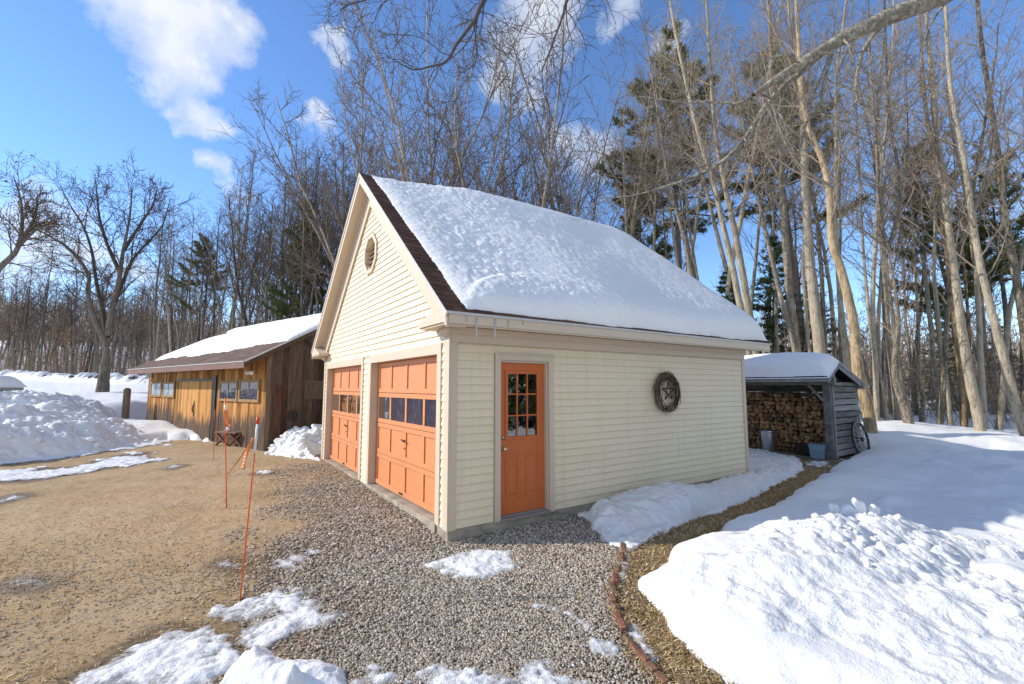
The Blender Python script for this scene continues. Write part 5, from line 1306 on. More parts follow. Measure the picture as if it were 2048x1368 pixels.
def bare_proto(name, seed, H, r, style, twig='twig', barkm='bark_grey', leaves=0, tmin=.0125):
    """builds a tree at the origin: empty > trunk, crown"""
    rng = np.random.RandomState(seed)
    root = bpy.data.objects.new(name, None); COL.objects.link(root)
    tb, cb = NB(), NB(); tips = []
    tw = dict(n=7, t0=.15, ang=42, len=lambda t, L: .34*L*(1.1-.5*t)+.15, seg=3, wob=.16, up=.06, rmin=tmin, k=3)
    tw2 = dict(n=4, t0=.2, ang=40, len=lambda t, L: .5*L+.08, seg=2, wob=.2, up=.05, rmin=tmin*.75, k=3)
    if style == 'forest':          # tall clear stem, ascending narrow crown
        P = walk(np.zeros(3), unit(np.array([rng.randn()*.04, rng.randn()*.04, 1])), H, 16, rng, .035, .03); rad = r*np.linspace(1, .12, 17)**.8; rad[0] *= 1.35
        tb.tube(P, rad, 8)
        lim = dict(n=20, t0=(.52 if barkm == 'bark_lit' else .40), ang=42, len=lambda t, L: L*.27*(1.25-t), seg=6, wob=.10, up=.09, rmin=.018, rr=.5, k=4, av=10)
        grow(tb, cb, P, rad, rng, [lim, dict(tw, n=7), tw2], None, 0, tips)
    elif style == 'vase':          # several stems from a low fork
        for q in range(rng.randint(4, 6)):
            a = q*6.28/5+rng.randn()*.3; lean = rng.uniform(.08, .28)
            P = walk(np.array([.12*math.cos(a), .12*math.sin(a), -.2]), unit(np.array([lean*math.cos(a), lean*math.sin(a), 1])), H*rng.uniform(.8, 1.05), 16, rng, .05, .012); rad = r*rng.uniform(.5, .75)*np.linspace(1, .12, 17)**.85
            tb.tube(P, rad, 7)
            lim = dict(n=13, t0=.25, ang=38, len=lambda t, L: L*.30*(1.15-t*.9), seg=6, wob=.09, up=.06, rmin=.016, rr=.55, k=4, av=12)
            grow(tb, cb, P, rad, rng, [lim, dict(tw, n=7), dict(tw2, n=3)], None, 0, tips)
    elif style == 'spread':        # open grown, short bole, wide rounded crown
        h0 = H*.2; P = walk(np.array([0, 0, -.3]), np.array([.02, 0, 1.]), h0+.3, 5, rng, .02, .02); tb.tube(P, r*np.array([1.35, 1.08, 1, .95, .95, 1.0]), 10)
        for q in range(6):
            a = q*6.28/6+rng.randn()*.3; lean = rng.uniform(.25, .85)
            Q = walk(P[-1]-np.array([0, 0, .25*rng.rand()]), unit(np.array([lean*math.cos(a), lean*math.sin(a), 1])), H*.82*rng.uniform(.85, 1.1), 13, rng, .09, .012); rad = r*.52*np.linspace(1, .1, 14)**.9
            cb.tube(Q, rad, 7)
            lim = dict(n=12, t0=.16, ang=45, len=lambda t, L: L*.42*(1.15-t*.8), seg=7, wob=.13, up=.03, rmin=.018, rr=.6, k=4, av=12)
            grow(tb, cb, Q, rad, rng, [lim, dict(tw, n=8, wob=.2), dict(tw2, n=4)], None, 0, tips)
    elif style == 'sapling':
        P = walk(np.zeros(3), unit(np.array([rng.randn()*.07, rng.randn()*.07, 1])), H, 12, rng, .05, .02); rad = r*np.linspace(1, .15, 13)
        tb.tube(P, rad, 5)
        lim = dict(n=16, t0=.2, ang=50, len=lambda t, L: L*.25*(1.2-t), seg=4, wob=.12, up=.06, rmin=.010, rr=.5, k=3)
        grow(tb, cb, P, rad, rng, [lim, dict(tw, n=5)], None, 0, tips)
    to = tb.build('trunk', M[barkm], root); co = cb.build('crown', M[twig], root)
    if leaves:
        V, F, t = leafcards(tips, rng, leaves, .085, .12)
        npmesh('leaves', V, F, M['leaf'], root, tint=t)
    return root
def needle_tuft(C, D, rng, n, ln, w):
    """n thin blades round each centre C pointing about D"""
    m = len(C); C = np.repeat(C, n, 0); D = np.repeat(D, n, 0)
    d = D+rng.randn(m*n, 3)*.75; d /= np.linalg.norm(d, axis=1)[:, None]
    s = np.cross(d, rng.randn(m*n, 3)); s /= np.linalg.norm(s, axis=1)[:, None]
    l = ln*(.6+.8*rng.rand(m*n))[:, None]; ww = w*(.7+.6*rng.rand(m*n))[:, None]
    V = np.stack([C-s*ww*.5, C+s*ww*.5, C+d*l+s*ww*.35, C+d*l-s*ww*.35], 1).reshape(-1, 3)
    return V, np.arange(m*n*4).reshape(-1, 4)
def conifer_proto(name, seed, H, r, style, mat='needle', c0=.3):
    rng = np.random.RandomState(seed); root = bpy.data.objects.new(name, None); COL.objects.link(root)
    tb, cb = NB(), NB()
    P = walk(np.zeros(3), np.array([rng.randn()*.02, rng.randn()*.02, 1.]), H, 14, rng, .015, .05); rad = r*np.linspace(1, .08, 15); tb.tube(P, rad, 8)
    Cs, Ds = [], []
    nwh = int(H*(1-c0)*(1.6 if style == 'pine' else 2.6))
    for i in range(nwh):
        t = c0+(1-c0)*(i+rng.rand()*.6)/nwh; f = t*14; k = min(int(f), 13); p = P[k]+(P[k+1]-P[k])*(f-k)
        u = (t-c0)/(1-c0)
        if style == 'pine' and rng.rand() < .12: continue
        for q in range(rng.randint(4, 7) if style == 'pine' else rng.randint(5, 8)):
            a = rng.rand()*6.28
            ln = (H*.19*(1.05-u)**.75*rng.uniform(.5, 1.2)+.35) if style == 'pine' else (H*.22*(1.03-u)**.9*rng.uniform(.7, 1.15)+.2)
            el = R(rng.uniform(-5, 25)+u*30) if style == 'pine' else R(rng.uniform(-18, 12)+u*30)
            d = np.array([math.cos(a)*math.cos(el), math.sin(a)*math.cos(el), math.sin(el)])
            Q = walk(p, d, ln, 6, rng, .07, .05 if style == 'pine' else -.03); cb.tube(Q, np.linspace(max(.012, ln*.012), .006, 7), 3)
            t0 = .4 if style == 'pine' else .15
            m = int(ln*(12 if style == 'pine' else 11))+3
            for j in range(m):
                g = t0+(1-t0)*rng.rand(); ff = g*6; kk = min(int(ff), 5); c = Q[kk]+(Q[kk+1]-Q[kk])*(ff-kk)
                dd = unit(Q[kk+1]-Q[kk]); sd = np.cross(dd, [0, 0, 1]); off = sd*rng.randn()*.26*ln*(1.1-g)*.7
                Cs.append(c+off+np.array([0, 0, rng.randn()*.05+(.05 if style == 'pine' else -.04)])); Ds.append(unit(dd+sd*np.sign(off@sd)*.6+np.array([0, 0, .35 if style == 'pine' else -.15])))
    Cs = np.array(Cs); Ds = np.array(Ds)
    V, F = needle_tuft(Cs, Ds, rng, 13 if style == 'pine' else 8, .25 if style == 'pine' else .17, .036 if style == 'pine' else .034)
    tb.build('trunk', M['bark_dark'], root); co = cb.build('branches', M['twig_dark'], root)
    n = 13 if style == 'pine' else 8
    npmesh('needles', V, F, M[mat], root, tint=np.clip(np.repeat(rng.rand(len(Cs)), n)*.7+rng.rand(len(F))*.3, 0, 1))
    return root
PR = {}
def park(o): o.location = (0, 0, -500)
def protos_for(key, lst): PR[key] = lst
protos_for('forest', [bare_proto('bare_tree', 100+i, 20, .145, 'forest', 'twig', 'bark_grey') for i in range(4)])
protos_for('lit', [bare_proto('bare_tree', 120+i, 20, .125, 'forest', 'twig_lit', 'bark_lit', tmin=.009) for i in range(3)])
protos_for('vase', [bare_proto('bare_tree', 140+i, 17, .15, 'vase', 'twig', 'bark_grey') for i in range(4)])
protos_for('dark', [bare_proto('bare_tree', 160+i, 18, .16, 'forest', 'twig_dark', 'bark_dark') for i in range(3)])
protos_for('leafy', [bare_proto('bare_tree', 180+i, 13, .15, 'forest', 'twig', 'bark_dark', leaves=420) for i in range(2)])
protos_for('sapling', [bare_proto('young_tree', 200+i, 7, .035, 'sapling', 'twig', 'bark_grey') for i in range(3)]+[bare_proto('young_tree', 210, 4.5, .03, 'sapling', 'twig_lit', 'bark_tan', leaves=160)])
protos_for('pine', [conifer_proto('pine_tree', 300+i, 19, .2, 'pine', 'needle', (.52, .48, .36)[i]) for i in range(3)])
protos_for('hemlock', [conifer_proto('hemlock_tree', 320+i, 12, .15, 'hemlock', 'hemlock', .08) for i in range(2)])
used = set()
trg = np.random.RandomState(77)
def put(key, px, D, h=1.0, label=None, cat='tree', group=None, which=None, lean=0, xy=None):
    lst = PR[key]; src = lst[(trg.randint(len(lst)) if which is None else which)]
    if src.name not in used: o = src; used.add(src.name)
    else: o = copy_tree(src)
    if xy is None: P = at(px, 774, D)[:2]
    else: P = xy
    z = float(T(P[0], P[1]))
    o.location = (P[0], P[1], z-.1); o.rotation_euler = (trg.randn()*.03+lean*RT[0]*0, trg.randn()*.03, trg.rand()*6.28); s = h*trg.uniform(.88, 1.12); o.scale = (s*trg.uniform(.9, 1.1), s*trg.uniform(.9, 1.1), s)
    tagit(o, label, cat, group); return o
# --- the big field tree left: forked trunk drawn from the photograph at its own distance
def traced(name, label, D, stems, twigm, barkm, lim, seed, leaves=0, group=None, dark_from=99):
    """stems: list of (pixel polyline, width px at start, width px at end)"""
    rng = np.random.RandomState(seed); px0 = stems[0][0][0]; P0 = at(px0[0], px0[1], D); P0[2] = min(P0[2], float(T(P0[0], P0[1])))
    e = empty(name, label, 'tree', tuple(P0), group); tb, cb, db = NB(), NB(), NB(); tips = []
    for si, st in enumerate(stems):
        pts, w0, w1 = st[:3]; d1 = st[3] if len(st) > 3 else 0
        if pts[-1][1] > -20 and D > 10: w1 = min(w1, 1.4)
        Q = np.array([at(x, y, D+d1*k/(len(pts)-1)) for k, (x, y) in enumerate(pts)])-P0
        if si == 0: Q[0] = (0, 0, -.15)
        n = max(6, len(pts)*4); t = np.linspace(0, len(Q)-1, n); k = np.minimum(t.astype(int), len(Q)-2); f = (t-k)[:, None]
        # catmull
        Pm = np.vstack([2*Q[0]-Q[1], Q, 2*Q[-1]-Q[-2]]); a, b, c, d = Pm[k], Pm[k+1], Pm[k+2], Pm[k+3]
        S = .5*((2*b)+(-a+c)*f+(2*a-5*b+4*c-d)*f*f+(-a+3*b-3*c+d)*f**3)
        S += rng.randn(n, 3)*.012*w0*D/FPX
        r = np.linspace(w0, w1, n)*.5*D/FPX*(.75 if group is None and D < 20 and D > 10 else 1)
        if si == 0: r[0] *= 1.25
        cc = db if si >= dark_from else cb
        (tb if (si == 0 or w0 > 9) and si < dark_from else cc).tube(S, r, 9)
        tips.append(S[-1])
        if lim and len(st) < 5: grow(tb, cc, S, r, rng, lim(si, len(pts), w0), None, 0, tips)
    tb.build('trunk', M[barkm], e)
    if cb.V: cb.build('crown', M[twigm], e)
    if db.V: db.build('dark_limbs', M['twig_dark'], e)
    if leaves:
        V, F, t = leafcards(tips, rng, leaves, .085, .13); npmesh('leaves', V, F, M['leaf'], e, tint=t)
    return e
TW = dict(n=7, t0=.15, ang=42, len=lambda t, L: .36*L*(1.1-.5*t)+.15, seg=4, wob=.16, up=.05, rmin=.012, k=3)
TW2 = dict(n=4, t0=.2, ang=40, len=lambda t, L: .5*L+.08, seg=2, wob=.2, up=.05, rmin=.009, k=3)
def lim_field(si, n, w):
    if si == 0: return []
    return [dict(n=13, t0=.15, ang=44, len=lambda t, L: L*.34*(1.12-.75*t)+.4, seg=7, wob=.15, up=.035, rmin=.014, rr=.42, rmax=.045, k=4, av=12), dict(TW, n=8, wob=.2, rmin=.014), dict(TW2, n=4, rmin=.012)]
traced('field_tree', 'large forked bare tree standing alone on the snowy field left of the barn', 31,
       [([(205, 788), (209, 740), (213, 700), (214, 672)], 24, 19),
        ([(213, 690), (190, 640), (176, 590), (176, 548), (140, 500), (95, 470), (60, 455)], 11, 2.5, -3),
        ([(214, 675), (205, 620), (192, 560), (183, 500), (165, 450), (140, 410), (120, 370)], 9, 2.5, 2),
        ([(215, 672), (226, 610), (238, 560), (245, 510), (255, 460), (262, 410), (262, 365)], 11.5, 2.5, -1),
        ([(224, 620), (245, 565), (265, 520), (300, 480), (325, 450), (340, 400)], 8, 2, 3),
        ([(240, 545), (215, 490), (200, 440), (195, 400), (190, 355)], 8, 2.5, 1), ([(248, 500), (280, 450), (305, 410), (315, 375)], 7, 2, -2)],
       'twig_dark', 'bark_dark', lim_field, 11, 220)
traced('leafy_oak', 'bare oak with clinging brown leaves cut by the left picture edge', 27,
       [([(-150, 800), (-120, 700), (-90, 640), (-60, 600)], 28, 20), ([(-75, 620), (-40, 580), (0, 535), (30, 505), (42, 470), (44, 420), (36, 380), (26, 350)], 14, 3),
        ([(36, 490), (60, 455), (70, 430), (75, 390)], 9, 3), ([(-60, 600), (-70, 520), (-60, 430), (-50, 350)], 14, 3), ([(15, 520), (60, 470), (90, 450), (130, 450)], 7, 2)],
       'twig_dark', 'bark_dark', lim_field, 14, 420)
# --- individual trunks right of the garage
def lim_wood(si, n, w):
    return [dict(n=17 if si == 0 else 9, t0=.44 if si == 0 else .15, ang=42, len=lambda t, L: L*.20*(1.25-t)+.4, seg=6, wob=.12, up=.09, rmin=.012, rr=.36, rmax=.032, k=4, av=12), dict(TW, n=7, rmin=.008), dict(TW2, n=3, rmin=.006)]
wt = [
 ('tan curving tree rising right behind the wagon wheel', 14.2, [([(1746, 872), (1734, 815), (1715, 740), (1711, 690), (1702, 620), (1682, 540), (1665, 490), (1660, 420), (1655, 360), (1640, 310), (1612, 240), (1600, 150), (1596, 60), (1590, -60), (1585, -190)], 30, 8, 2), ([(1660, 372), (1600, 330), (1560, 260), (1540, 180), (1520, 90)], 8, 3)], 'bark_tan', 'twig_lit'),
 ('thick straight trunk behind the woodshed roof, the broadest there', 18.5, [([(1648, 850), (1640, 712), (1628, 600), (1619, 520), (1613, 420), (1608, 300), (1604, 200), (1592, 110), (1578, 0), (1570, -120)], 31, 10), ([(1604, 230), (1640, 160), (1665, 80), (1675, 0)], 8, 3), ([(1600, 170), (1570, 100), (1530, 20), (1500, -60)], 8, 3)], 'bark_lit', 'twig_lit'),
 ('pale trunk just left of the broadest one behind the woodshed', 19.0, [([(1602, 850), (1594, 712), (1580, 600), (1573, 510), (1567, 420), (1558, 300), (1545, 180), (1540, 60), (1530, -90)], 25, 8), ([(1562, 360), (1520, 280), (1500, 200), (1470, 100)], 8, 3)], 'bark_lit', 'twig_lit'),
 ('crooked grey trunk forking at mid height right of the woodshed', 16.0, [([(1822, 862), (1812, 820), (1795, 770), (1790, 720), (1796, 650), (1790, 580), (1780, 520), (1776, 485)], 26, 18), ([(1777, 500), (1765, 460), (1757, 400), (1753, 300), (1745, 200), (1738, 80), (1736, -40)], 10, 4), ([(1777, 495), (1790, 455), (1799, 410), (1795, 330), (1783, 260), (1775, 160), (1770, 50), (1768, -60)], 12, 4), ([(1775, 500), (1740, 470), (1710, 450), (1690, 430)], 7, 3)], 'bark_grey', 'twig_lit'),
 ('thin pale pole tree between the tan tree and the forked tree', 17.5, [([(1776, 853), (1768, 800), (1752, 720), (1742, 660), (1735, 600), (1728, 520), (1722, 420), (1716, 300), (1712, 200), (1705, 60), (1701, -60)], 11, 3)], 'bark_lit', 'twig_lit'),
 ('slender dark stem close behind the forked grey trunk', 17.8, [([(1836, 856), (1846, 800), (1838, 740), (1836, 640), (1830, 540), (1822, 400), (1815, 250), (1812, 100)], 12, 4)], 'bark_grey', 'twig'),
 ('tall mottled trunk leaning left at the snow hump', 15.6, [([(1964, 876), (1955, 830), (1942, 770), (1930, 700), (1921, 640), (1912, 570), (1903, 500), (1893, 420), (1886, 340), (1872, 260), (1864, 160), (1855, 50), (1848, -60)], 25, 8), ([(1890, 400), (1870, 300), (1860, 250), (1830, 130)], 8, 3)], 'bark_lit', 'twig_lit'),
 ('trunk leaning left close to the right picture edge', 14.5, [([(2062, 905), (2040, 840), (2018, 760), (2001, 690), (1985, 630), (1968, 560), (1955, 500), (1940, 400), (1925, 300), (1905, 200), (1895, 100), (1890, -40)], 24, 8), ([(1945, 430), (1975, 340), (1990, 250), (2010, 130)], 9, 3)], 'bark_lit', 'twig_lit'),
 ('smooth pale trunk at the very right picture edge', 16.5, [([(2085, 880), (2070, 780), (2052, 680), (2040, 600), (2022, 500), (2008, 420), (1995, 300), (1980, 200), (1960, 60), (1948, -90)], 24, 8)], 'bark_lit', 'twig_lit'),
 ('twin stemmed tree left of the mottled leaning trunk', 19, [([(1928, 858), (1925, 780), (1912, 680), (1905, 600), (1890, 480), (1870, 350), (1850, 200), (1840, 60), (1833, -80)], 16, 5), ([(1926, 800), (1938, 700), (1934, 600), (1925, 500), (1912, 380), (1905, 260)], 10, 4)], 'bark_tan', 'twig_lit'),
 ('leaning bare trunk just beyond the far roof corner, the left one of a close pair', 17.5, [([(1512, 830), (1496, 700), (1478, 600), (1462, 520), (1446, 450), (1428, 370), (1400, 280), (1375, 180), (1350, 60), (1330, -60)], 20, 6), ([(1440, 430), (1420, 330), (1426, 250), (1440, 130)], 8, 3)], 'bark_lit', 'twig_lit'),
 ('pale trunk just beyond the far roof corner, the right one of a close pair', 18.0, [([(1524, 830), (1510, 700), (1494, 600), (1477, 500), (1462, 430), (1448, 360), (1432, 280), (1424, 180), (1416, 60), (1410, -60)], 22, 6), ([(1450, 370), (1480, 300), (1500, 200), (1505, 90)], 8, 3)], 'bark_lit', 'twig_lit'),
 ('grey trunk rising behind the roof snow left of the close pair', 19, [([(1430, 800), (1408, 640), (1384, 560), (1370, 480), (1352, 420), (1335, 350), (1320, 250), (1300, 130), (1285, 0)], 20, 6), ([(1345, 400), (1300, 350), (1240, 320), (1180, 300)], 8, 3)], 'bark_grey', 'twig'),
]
for i, (lb, D, stems, bk, tw) in enumerate(wt): traced('woodland_tree', lb, D, stems, tw, bk, lim_wood, 500+i)
# --- the limb that hangs into the picture from a tree out of frame on the right, with its trunk
def lim_hang(si, n, w):
    if si == 0: return []
    return [dict(n=9, t0=.12, ang=48, len=lambda t, L: min(.85, L*.30*(1.1-.6*t)+.12), seg=7, wob=.19, up=-.02, rmin=.006, rr=.5, rmax=.02, k=4, av=14), dict(TW, n=5, rmin=.004, len=lambda t, L: .4*L+.05, up=-.01), dict(TW2, n=3, rmin=.003)]
traced('overhanging_tree', 'near tree whose lichen grey limb and dark twigs hang in from the top right', 6.0,
       [([(2700, 1110), (2690, 700), (2660, 300), (2600, -100), (2540, -500)], 80, 50),
        ([(2620, 60), (2400, -110), (2150, -130), (1980, -60), (1867, 0), (1770, 37), (1674, 84), (1595, 133), (1551, 160), (1507, 190)], 60, 8.5, -.4),
        ([(1507, 190), (1480, 206), (1450, 205), (1419, 204), (1365, 205), (1310, 197), (1250, 190)], 8, 2.5, .4),
        ([(1650, 102), (1595, 149), (1564, 176), (1529, 215), (1500, 262), (1472, 298), (1441, 325), (1393, 351), (1331, 373), (1260, 392), (1200, 396)], 15, 2.5, .7),
        ([(1768, 44), (1730, 95), (1716, 140), (1712, 178), (1722, 208), (1762, 216)], 9, 3, .3), ([(1664, 108), (1648, 165), (1640, 205), (1612, 250), (1600, 300), (1570, 340)], 8, 2.5, .3),
        ([(2540, -480), (2200, -560), (1700, -420), (1300, -200), (1060, -120), (969, 0), (951, 37), (929, 68), (911, 92), (900, 114), (885, 127), (856, 134), (827, 139), (790, 122)], 13, 2, -.3),
        ([(975, -10), (960, 12), (951, 66), (954, 110), (945, 140)], 6, 2, .1), ([(1330, -215), (1180, -80), (1135, 0), (1126, 30), (1108, 80), (1093, 120), (1080, 150)], 9, 1.6, .2),
        ([(1060, -110), (900, -70), (800, -30), (730, 0), (690, 12)], 7, 2, .2)],
       'bark_lichen', 'bark_lichen', lim_hang, 31, dark_from=6)
# --- woods, each tree its own object
gB, gG, gR, gL = 'bare trees in the woods behind the barn', 'bare trees standing behind the garage roof', 'bare trees deep in the right hand woods', 'bare trees in the far woods beyond the stone wall'
lB, lG, lR, lL = 'bare grey tree in the thick woods behind the brown barn', 'bare tree with fanning twigs seen above the garage roof', 'slim bare trunk deep in the woods right of the garage', 'small bare tree in the far woods beyond the stone wall'
def many(n, key, x0, x1, Df, h0, h1, label, group, cat='tree', jit=6):
    for i in range(n):
        x = x0+(x1-x0)*(i+trg.rand())/n; D = Df(x)+trg.rand()*jit; put(key, x, D, trg.uniform(h0, h1), label, cat, group)
many(16, 'dark', 285, 640, lambda x: 46-(x-285)*.05, .78, 1.08, lB, gB, jit=10)
many(16, 'forest', 300, 660, lambda x: 44-(x-300)*.045, .74, 1.02, lB, gB, jit=12)
many(7, 'vase', 470, 660, lambda x: 34, .78, 1.0, lB, gB, jit=8)
many(8, 'forest', 560, 720, lambda x: 31, .85, 1.05, lB, gB, jit=9)
many(5, 'dark', 600, 740, lambda x: 27, .85, 1.05, lB, gB, jit=7)
many(10, 'vase', 720, 1130, lambda x: 23, 1.12, 1.42, lG, gG, jit=9)
many(3, 'forest', 760, 1150, lambda x: 34, .9, 1.1, lG, gG, jit=14)
many(6, 'vase', 1080, 1300, lambda x: 26, .75, 1.0, lG, gG, jit=10)
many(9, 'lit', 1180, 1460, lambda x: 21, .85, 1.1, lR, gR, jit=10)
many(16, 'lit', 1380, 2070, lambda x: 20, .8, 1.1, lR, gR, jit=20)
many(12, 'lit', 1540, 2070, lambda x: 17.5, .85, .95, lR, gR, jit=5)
many(9, 'forest', 1300, 2080, lambda x: 26, .8, 1.05, lR, gR, jit=24)
many(7, 'dark', 1450, 2080, lambda x: 32, .65, .85, lR, gR, jit=24)
many(7, 'vase', 1280, 2060, lambda x: 38, .6, .8, lR, gR, jit=26)
many(34, 'dark', -60, 330, lambda x: 57, .66, 1.0, lL, gL, jit=30)
many(24, 'leafy', -60, 420, lambda x: 55, .75, 1.25, lL, gL, jit=22)
many(18, 'forest', -60, 460, lambda x: 60, .60, .92, lL, gL, jit=35)
many(22, 'sapling', 300, 760, lambda x: 30, .7, 1.3, 'thin young tree among the trunks behind the barn', 'young trees behind the barn', jit=16)
many(46, 'sapling', 1500, 2080, lambda x: 18.5, .5, 1.25, 'thin young tree among the trunks of the right hand woods', 'young trees in the right hand woods', jit=16)
many(40, 'sapling', -60, 340, lambda x: 50, .6, 1.3, 'thin young tree before the far woods at left', 'young trees in the far woods', jit=16)
# conifers with their own places
for (x, D, h, lb, w) in [(1372, 27, 1.36, 'white pine whose green top stands highest above the garage roof', 0), (1615, 26, 1.05, 'white pine mixed among bare trunks above the woodshed', 1), (1285, 31, .84, 'smaller white pine low behind the far end of the roof', 2),
                         (1930, 27, .80, 'pine half hidden behind the mottled leaning trunk', 2), (2030, 24, .78, 'dark pine at the right picture edge', 0),
                         (392, 42, .80, 'lone white pine rising behind the far end of the barn roof', 1), (590, 33, .68, 'pine tangled in bare twigs left of the garage gable', 2), (800, 34, .72, 'pine peeping over the garage ridge', 2)]:
    put('pine', x, D, h, lb, 'tree', None, w)
for (x, D, h, lb) in [(1460, 22, .70, 'dark hemlock filling the gap beyond the far roof end'), (1545, 23, .80, 'dark hemlock directly behind the snowy woodshed roof'), (1640, 26, .72, 'dark hemlock behind the right end of the woodshed'), (1400, 28, .68, 'hemlock low behind the roof slope of the garage'),
                      (2010, 32, .65, 'hemlock in shade near the right picture edge'), (1900, 34, .7, 'hemlock in shade behind the leaning trunks'), (560, 36, .55, 'small hemlock between the trunks behind the barn roof'), (690, 30, .6, 'hemlock behind the garage gable'), (1350, 34, .62, 'hemlock farthest left beside the garage roof')]:
    put('hemlock', x, D, h, lb, 'tree', None)
# trees behind the camera that the panes mirror and that close the yard
for i, (x, y, h) in enumerate([(9, -11, .8), (11.5, -13, .9), (7, -10.5, .7), (13.5, -10.5, .8)]): put('hemlock', 0, 0, h, 'dark hemlock across the yard behind the viewer', 'tree', 'trees behind the viewer', xy=(x, y))
for i, (x, y, h) in enumerate([(6, -14, 1.0), (10, -16, .9), (1.5, -17, 1.0), (14, -12, .95), (-2, -19, 1.0), (4, -22, 1.1), (9, -23, 1.0), (8, -12.5, .8), (12, -14, .8), (16, -17, .9), (11, -11, .7), (18, -13, .9), (7, -17, .9), (14, -20, 1)]):
    put(('forest', 'pine', 'dark', 'forest', 'pine', 'hemlock', 'forest')[i % 7], 0, 0, h, 'tree across the yard behind the viewer', 'tree', 'trees behind the viewer', xy=(x, y))
for lst in PR.values():
    for o in lst:
        if o.name not in used:
            for c in list(o.children): bpy.data.objects.remove(c)
            bpy.data.objects.remove(o)
# --- countless brush and the far wooded hill
def brush(name, label, n, px, Dr, h, mat, seed, leaf=0):
    rng = np.random.RandomState(seed); nb = NB(); tips = []
    for i in range(n):
        x = rng.uniform(*px); D = Dr[0]+(Dr[1]-Dr[0])*rng.rand(); P = at(x, 774, D); P[2] = float(T(P[0], P[1]))
        hh = h*(.35+rng.rand()); d = unit(np.array([rng.randn()*.3, rng.randn()*.3, 1]))
        Q = walk(P, d, hh, 5, rng, .12, .0); rb = .006+.009*rng.rand(); t = rng.rand(); nb.tube(Q, np.linspace(rb, rb*.4, 6), 3, t); tips.append(Q[3]); tips.append(Q[-1])
        for k in range(5):
            q = Q[rng.randint(1, 6)]; S = walk(q, unit(d*.6+perp(d, rng)), hh*.45*rng.rand()+.15, 3, rng, .15, .0); nb.tube(S, np.linspace(rb*.6, rb*.3, 4), 3, t); tips.append(S[-1])
    o = nb.build(name, M[mat]); tagit(o, label, None, None, 'stuff')
    if leaf:
        V, F, t = leafcards(tips, rng, leaf, .07, .15); o = npmesh('beech_leaves', V, F, M['leaf'], tint=.45+.55*t); tagit(o, 'dry orange leaves clinging to the understorey', None, None, 'stuff')
brush('underbrush', 'tangled leafless brush between the trunks at right', 1300, (1500, 2120), (21, 46), 3.0, 'brush', 3, 500)
brush('underbrush', 'tangled leafless brush and beech saplings in the far left woods', 1500, (-80, 480), (49, 80), 3.6, 'brush', 4, 3200)
brush('underbrush', 'tangled leafless brush behind barn and garage', 700, (300, 1500), (24, 52), 2.6, 'brush', 5, 300)
def farwood():
    rng = np.random.RandomState(17); nb = NB()
    for i in range(3400):
        x = rng.uniform(-120, 2170); D = 85+110*rng.rand()**1.2
        if x < 700: D = 80+170*rng.rand()
        P = at(x, 774, D); P[2] = float(T(P[0], P[1])); h = rng.uniform(8, 15)*(1 if x < 700 else 1.0)
        t = rng.rand(); Q = walk(P, unit(np.array([rng.randn()*.06, rng.randn()*.06, 1])), h, 4, rng, .03, .02); nb.tube(Q, np.linspace(.15, .04, 5), 3, t)
        for k in range(9):
            q = Q[rng.randint(1, 5)]; S = walk(q, unit(np.array([rng.randn(), rng.randn(), 1.1])), rng.uniform(1.5, 4.0), 2, rng, .15, .05); nb.tube(S, np.linspace(.07, .03, 3), 3, t)
    tagit(nb.build('far_woods', M['brush']), 'leafless woods on the far hillside reading as one brown mass', None, None, 'stuff')
farwood()
# ------------------------------------------------------------------ sky, sun, camera
SUN_EL = R(28); SH = np.array([-.8, .6])
sv = Vector((SH[0]*math.cos(SUN_EL), SH[1]*math.cos(SUN_EL), math.sin(SUN_EL)))
ld = bpy.data.lights.new('sun', 'SUN'); ld.energy = 2.9; ld.angle = R(.53); ld.color = (1, .935, .82)
lo = bpy.data.objects.new('sun', ld); COL.objects.link(lo); lo.rotation_euler = sv.to_track_quat('Z', 'Y').to_euler(); lo.location = (0, 0, 60)
w = bpy.data.worlds.new('World'); SC.world = w; w.use_nodes = True; nt = w.node_tree; bg = nt.nodes['Background']
sky = nt.nodes.new('ShaderNodeTexSky'); sky.sky_type = 'NISHITA'; sky.sun_disc = False; sky.sun_elevation = SUN_EL; sky.sun_rotation = math.atan2(SH[0], SH[1])
sky.air_density = .85; sky.dust_density = 0.0; sky.ozone_density = 3.0; sky.altitude = 200
bg.inputs['Strength'].default_value = .15
tc = nt.nodes.new('ShaderNodeTexCoord'); 
def nl(a, b): nt.links.new(a, b)
def mth(op, a, b=None, cl=False):
    n = nt.nodes.new('ShaderNodeMath'); n.operation = op; n.use_clamp = cl
    for i, q in enumerate((a, b)):
        if q is None: continue
        if hasattr(q, 'node'): nl(q, n.inputs[i])
        else: n.inputs[i].default_value = q
    return n.outputs[0]
def dirpx(x, y): d = ray(x, y); return d/np.linalg.norm(d)
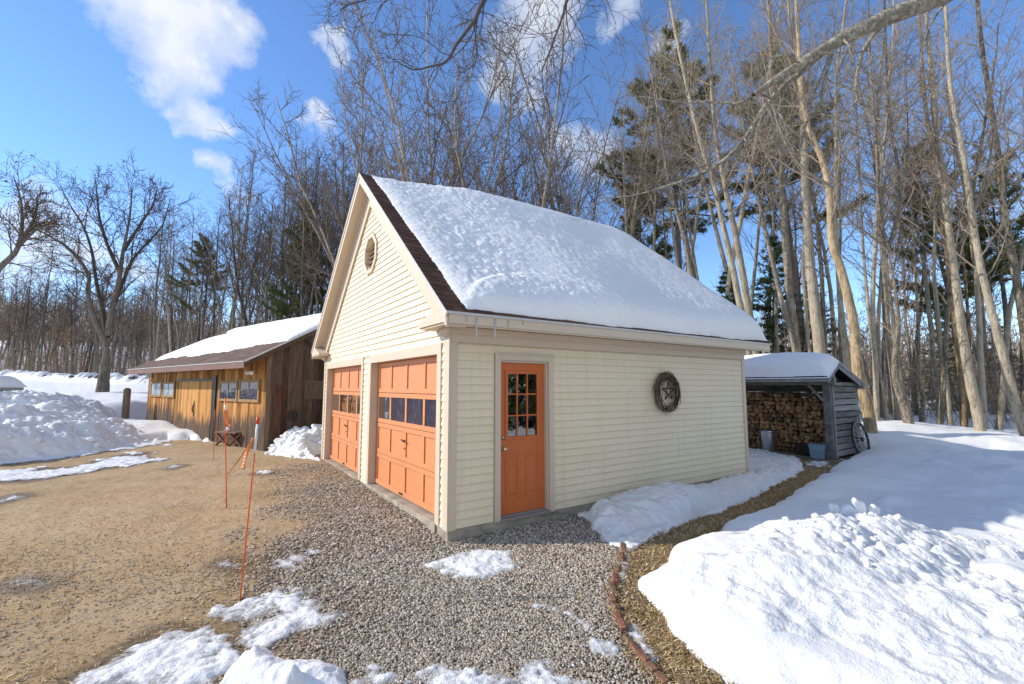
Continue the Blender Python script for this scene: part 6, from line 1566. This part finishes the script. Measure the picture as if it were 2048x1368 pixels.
# flatten direction noise so that clouds stay cloud shaped
nz = nt.nodes.new('ShaderNodeTexNoise'); nz.inputs['Scale'].default_value = 5.5; nz.inputs['Detail'].default_value = 9; nz.inputs['Roughness'].default_value = .62; nz.inputs['Distortion'].default_value = .2
nl(tc.outputs['Generated'], nz.inputs['Vector'])
nz2 = nt.nodes.new('ShaderNodeTexNoise'); nz2.inputs['Scale'].default_value = 2.3; nz2.inputs['Detail'].default_value = 6; nz2.inputs['Roughness'].default_value = .6
nl(tc.outputs['Generated'], nz2.inputs['Vector'])
blobs = [(225, -45, 92), (300, 15, 86), (385, 38, 74), (455, 40, 45), (345, 110, 80), (400, 135, 50), (310, 155, 45), (405, 238, 62), (440, 262, 40), (355, 225, 30), (375, 275, 26),
         (1075, 30, 95), (1040, 90, 70), (1095, 130, 70), (1000, 160, 45), (640, 90, 30), (660, 70, 22), (1130, 290, 60), (1070, 200, 45), (1190, 300, 60), (1330, 110, 34), (640, 250, 30), (610, 240, 24),
         (60, 500, 90), (190, 505, 60), (260, 540, 60), (455, 362, 34), (1230, 20, 50)]
vn = nt.nodes.new('ShaderNodeTexNoise'); vn.inputs['Scale'].default_value = 7; vn.inputs['Detail'].default_value = 8; vn.inputs['Roughness'].default_value = .62; nl(tc.outputs['Generated'], vn.inputs['Vector'])
v1 = nt.nodes.new('ShaderNodeVectorMath'); v1.operation = 'SUBTRACT'; nl(vn.outputs['Color'], v1.inputs[0]); v1.inputs[1].default_value = (.5, .5, .5)
v2 = nt.nodes.new('ShaderNodeVectorMath'); v2.operation = 'MULTIPLY_ADD'; nl(v1.outputs[0], v2.inputs[0]); v2.inputs[1].default_value = (.17, .17, .17); nl(tc.outputs['Generated'], v2.inputs[2])
acc = None
def smax(a, b):
    n = nt.nodes.new('ShaderNodeMath'); n.operation = 'SMOOTH_MAX'; nl(a, n.inputs[0]); nl(b, n.inputs[1]); n.inputs[2].default_value = .45; return n.outputs[0]
for x, y, r in blobs:
    c = dirpx(x, y); ra = r/FPX*(.55+.45*float(c@FW2))*.98
    d = nt.nodes.new('ShaderNodeVectorMath'); d.operation = 'DISTANCE'; nl(v2.outputs[0], d.inputs[0]); d.inputs[1].default_value = tuple(c)
    v = mth('SUBTRACT', 1.0, mth('DIVIDE', d.outputs['Value'], ra*1.12))
    acc = v if acc is None else smax(acc, v)
# unseen clouds added outside the picture as neutral fill light
for x, y, z, r in [(-.2, -.75, .6, .62), (.6, -.75, .45, .5), (.1, -.45, .95, .5), (-.75, -.55, .4, .45)]:
    c = np.array([x, y, z]); c /= np.linalg.norm(c)
    d = nt.nodes.new('ShaderNodeVectorMath'); d.operation = 'DISTANCE'; nl(v2.outputs[0], d.inputs[0]); d.inputs[1].default_value = tuple(c)
    acc = smax(acc, mth('SUBTRACT', 1.0, mth('DIVIDE', d.outputs['Value'], r*1.2)))
acc = mth('MAXIMUM', acc, -.6)
m_ = mth('ADD', acc, mth('MULTIPLY', mth('SUBTRACT', nz.outputs['Fac'], .5), 2.0))
def rampn(v, stops):
    n = nt.nodes.new('ShaderNodeValToRGB'); 
    while len(n.color_ramp.elements) < len(stops): n.color_ramp.elements.new(.5)
    for e, (p, c) in zip(n.color_ramp.elements, stops): e.position = p; e.color = (c, c, c, 1) if not hasattr(c, '__len__') else (*c, 1)
    nl(v, n.inputs['Fac']); return n.outputs['Color']
mask = rampn(m_, [(.12, 0), (.45, .45), (1.0, .93)])
shade = rampn(nz2.outputs['Fac'], [(.35, (2.7, 3.0, 3.5)), (.6, (3.7, 3.8, 3.95))])
hs = nt.nodes.new('ShaderNodeHueSaturation'); hs.inputs['Hue'].default_value = .504; hs.inputs['Saturation'].default_value = 1.10; hs.inputs['Value'].default_value = 1.0; nl(sky.outputs['Color'], hs.inputs['Color'])
mx = nt.nodes.new('ShaderNodeMix'); mx.data_type = 'RGBA'; nl(mask, mx.inputs[0]); nl(hs.outputs['Color'], mx.inputs[6]); nl(shade, mx.inputs[7])
nl(mx.outputs[2], bg.inputs['Color'])
cd = bpy.data.cameras.new('camera'); co = bpy.data.objects.new('camera', cd); COL.objects.link(co)
cd.sensor_width = 36; cd.lens = FPX/2048*36; cd.clip_end = 3000; cd.clip_start = .05
co.location = tuple(CAM); co.rotation_euler = (math.pi/2+PITCH, 0, -YAW)
SC.camera = co
SC.view_settings.view_transform = 'Standard'; SC.view_settings.look = 'None'; SC.view_settings.exposure = 0.82; SC.view_settings.gamma = 1
SC.render.engine = 'CYCLES'; SC.cycles.max_bounces = 6; SC.cycles.diffuse_bounces = 3; SC.cycles.glossy_bounces = 3; SC.cycles.transparent_max_bounces = 6; SC.cycles.use_denoising = True
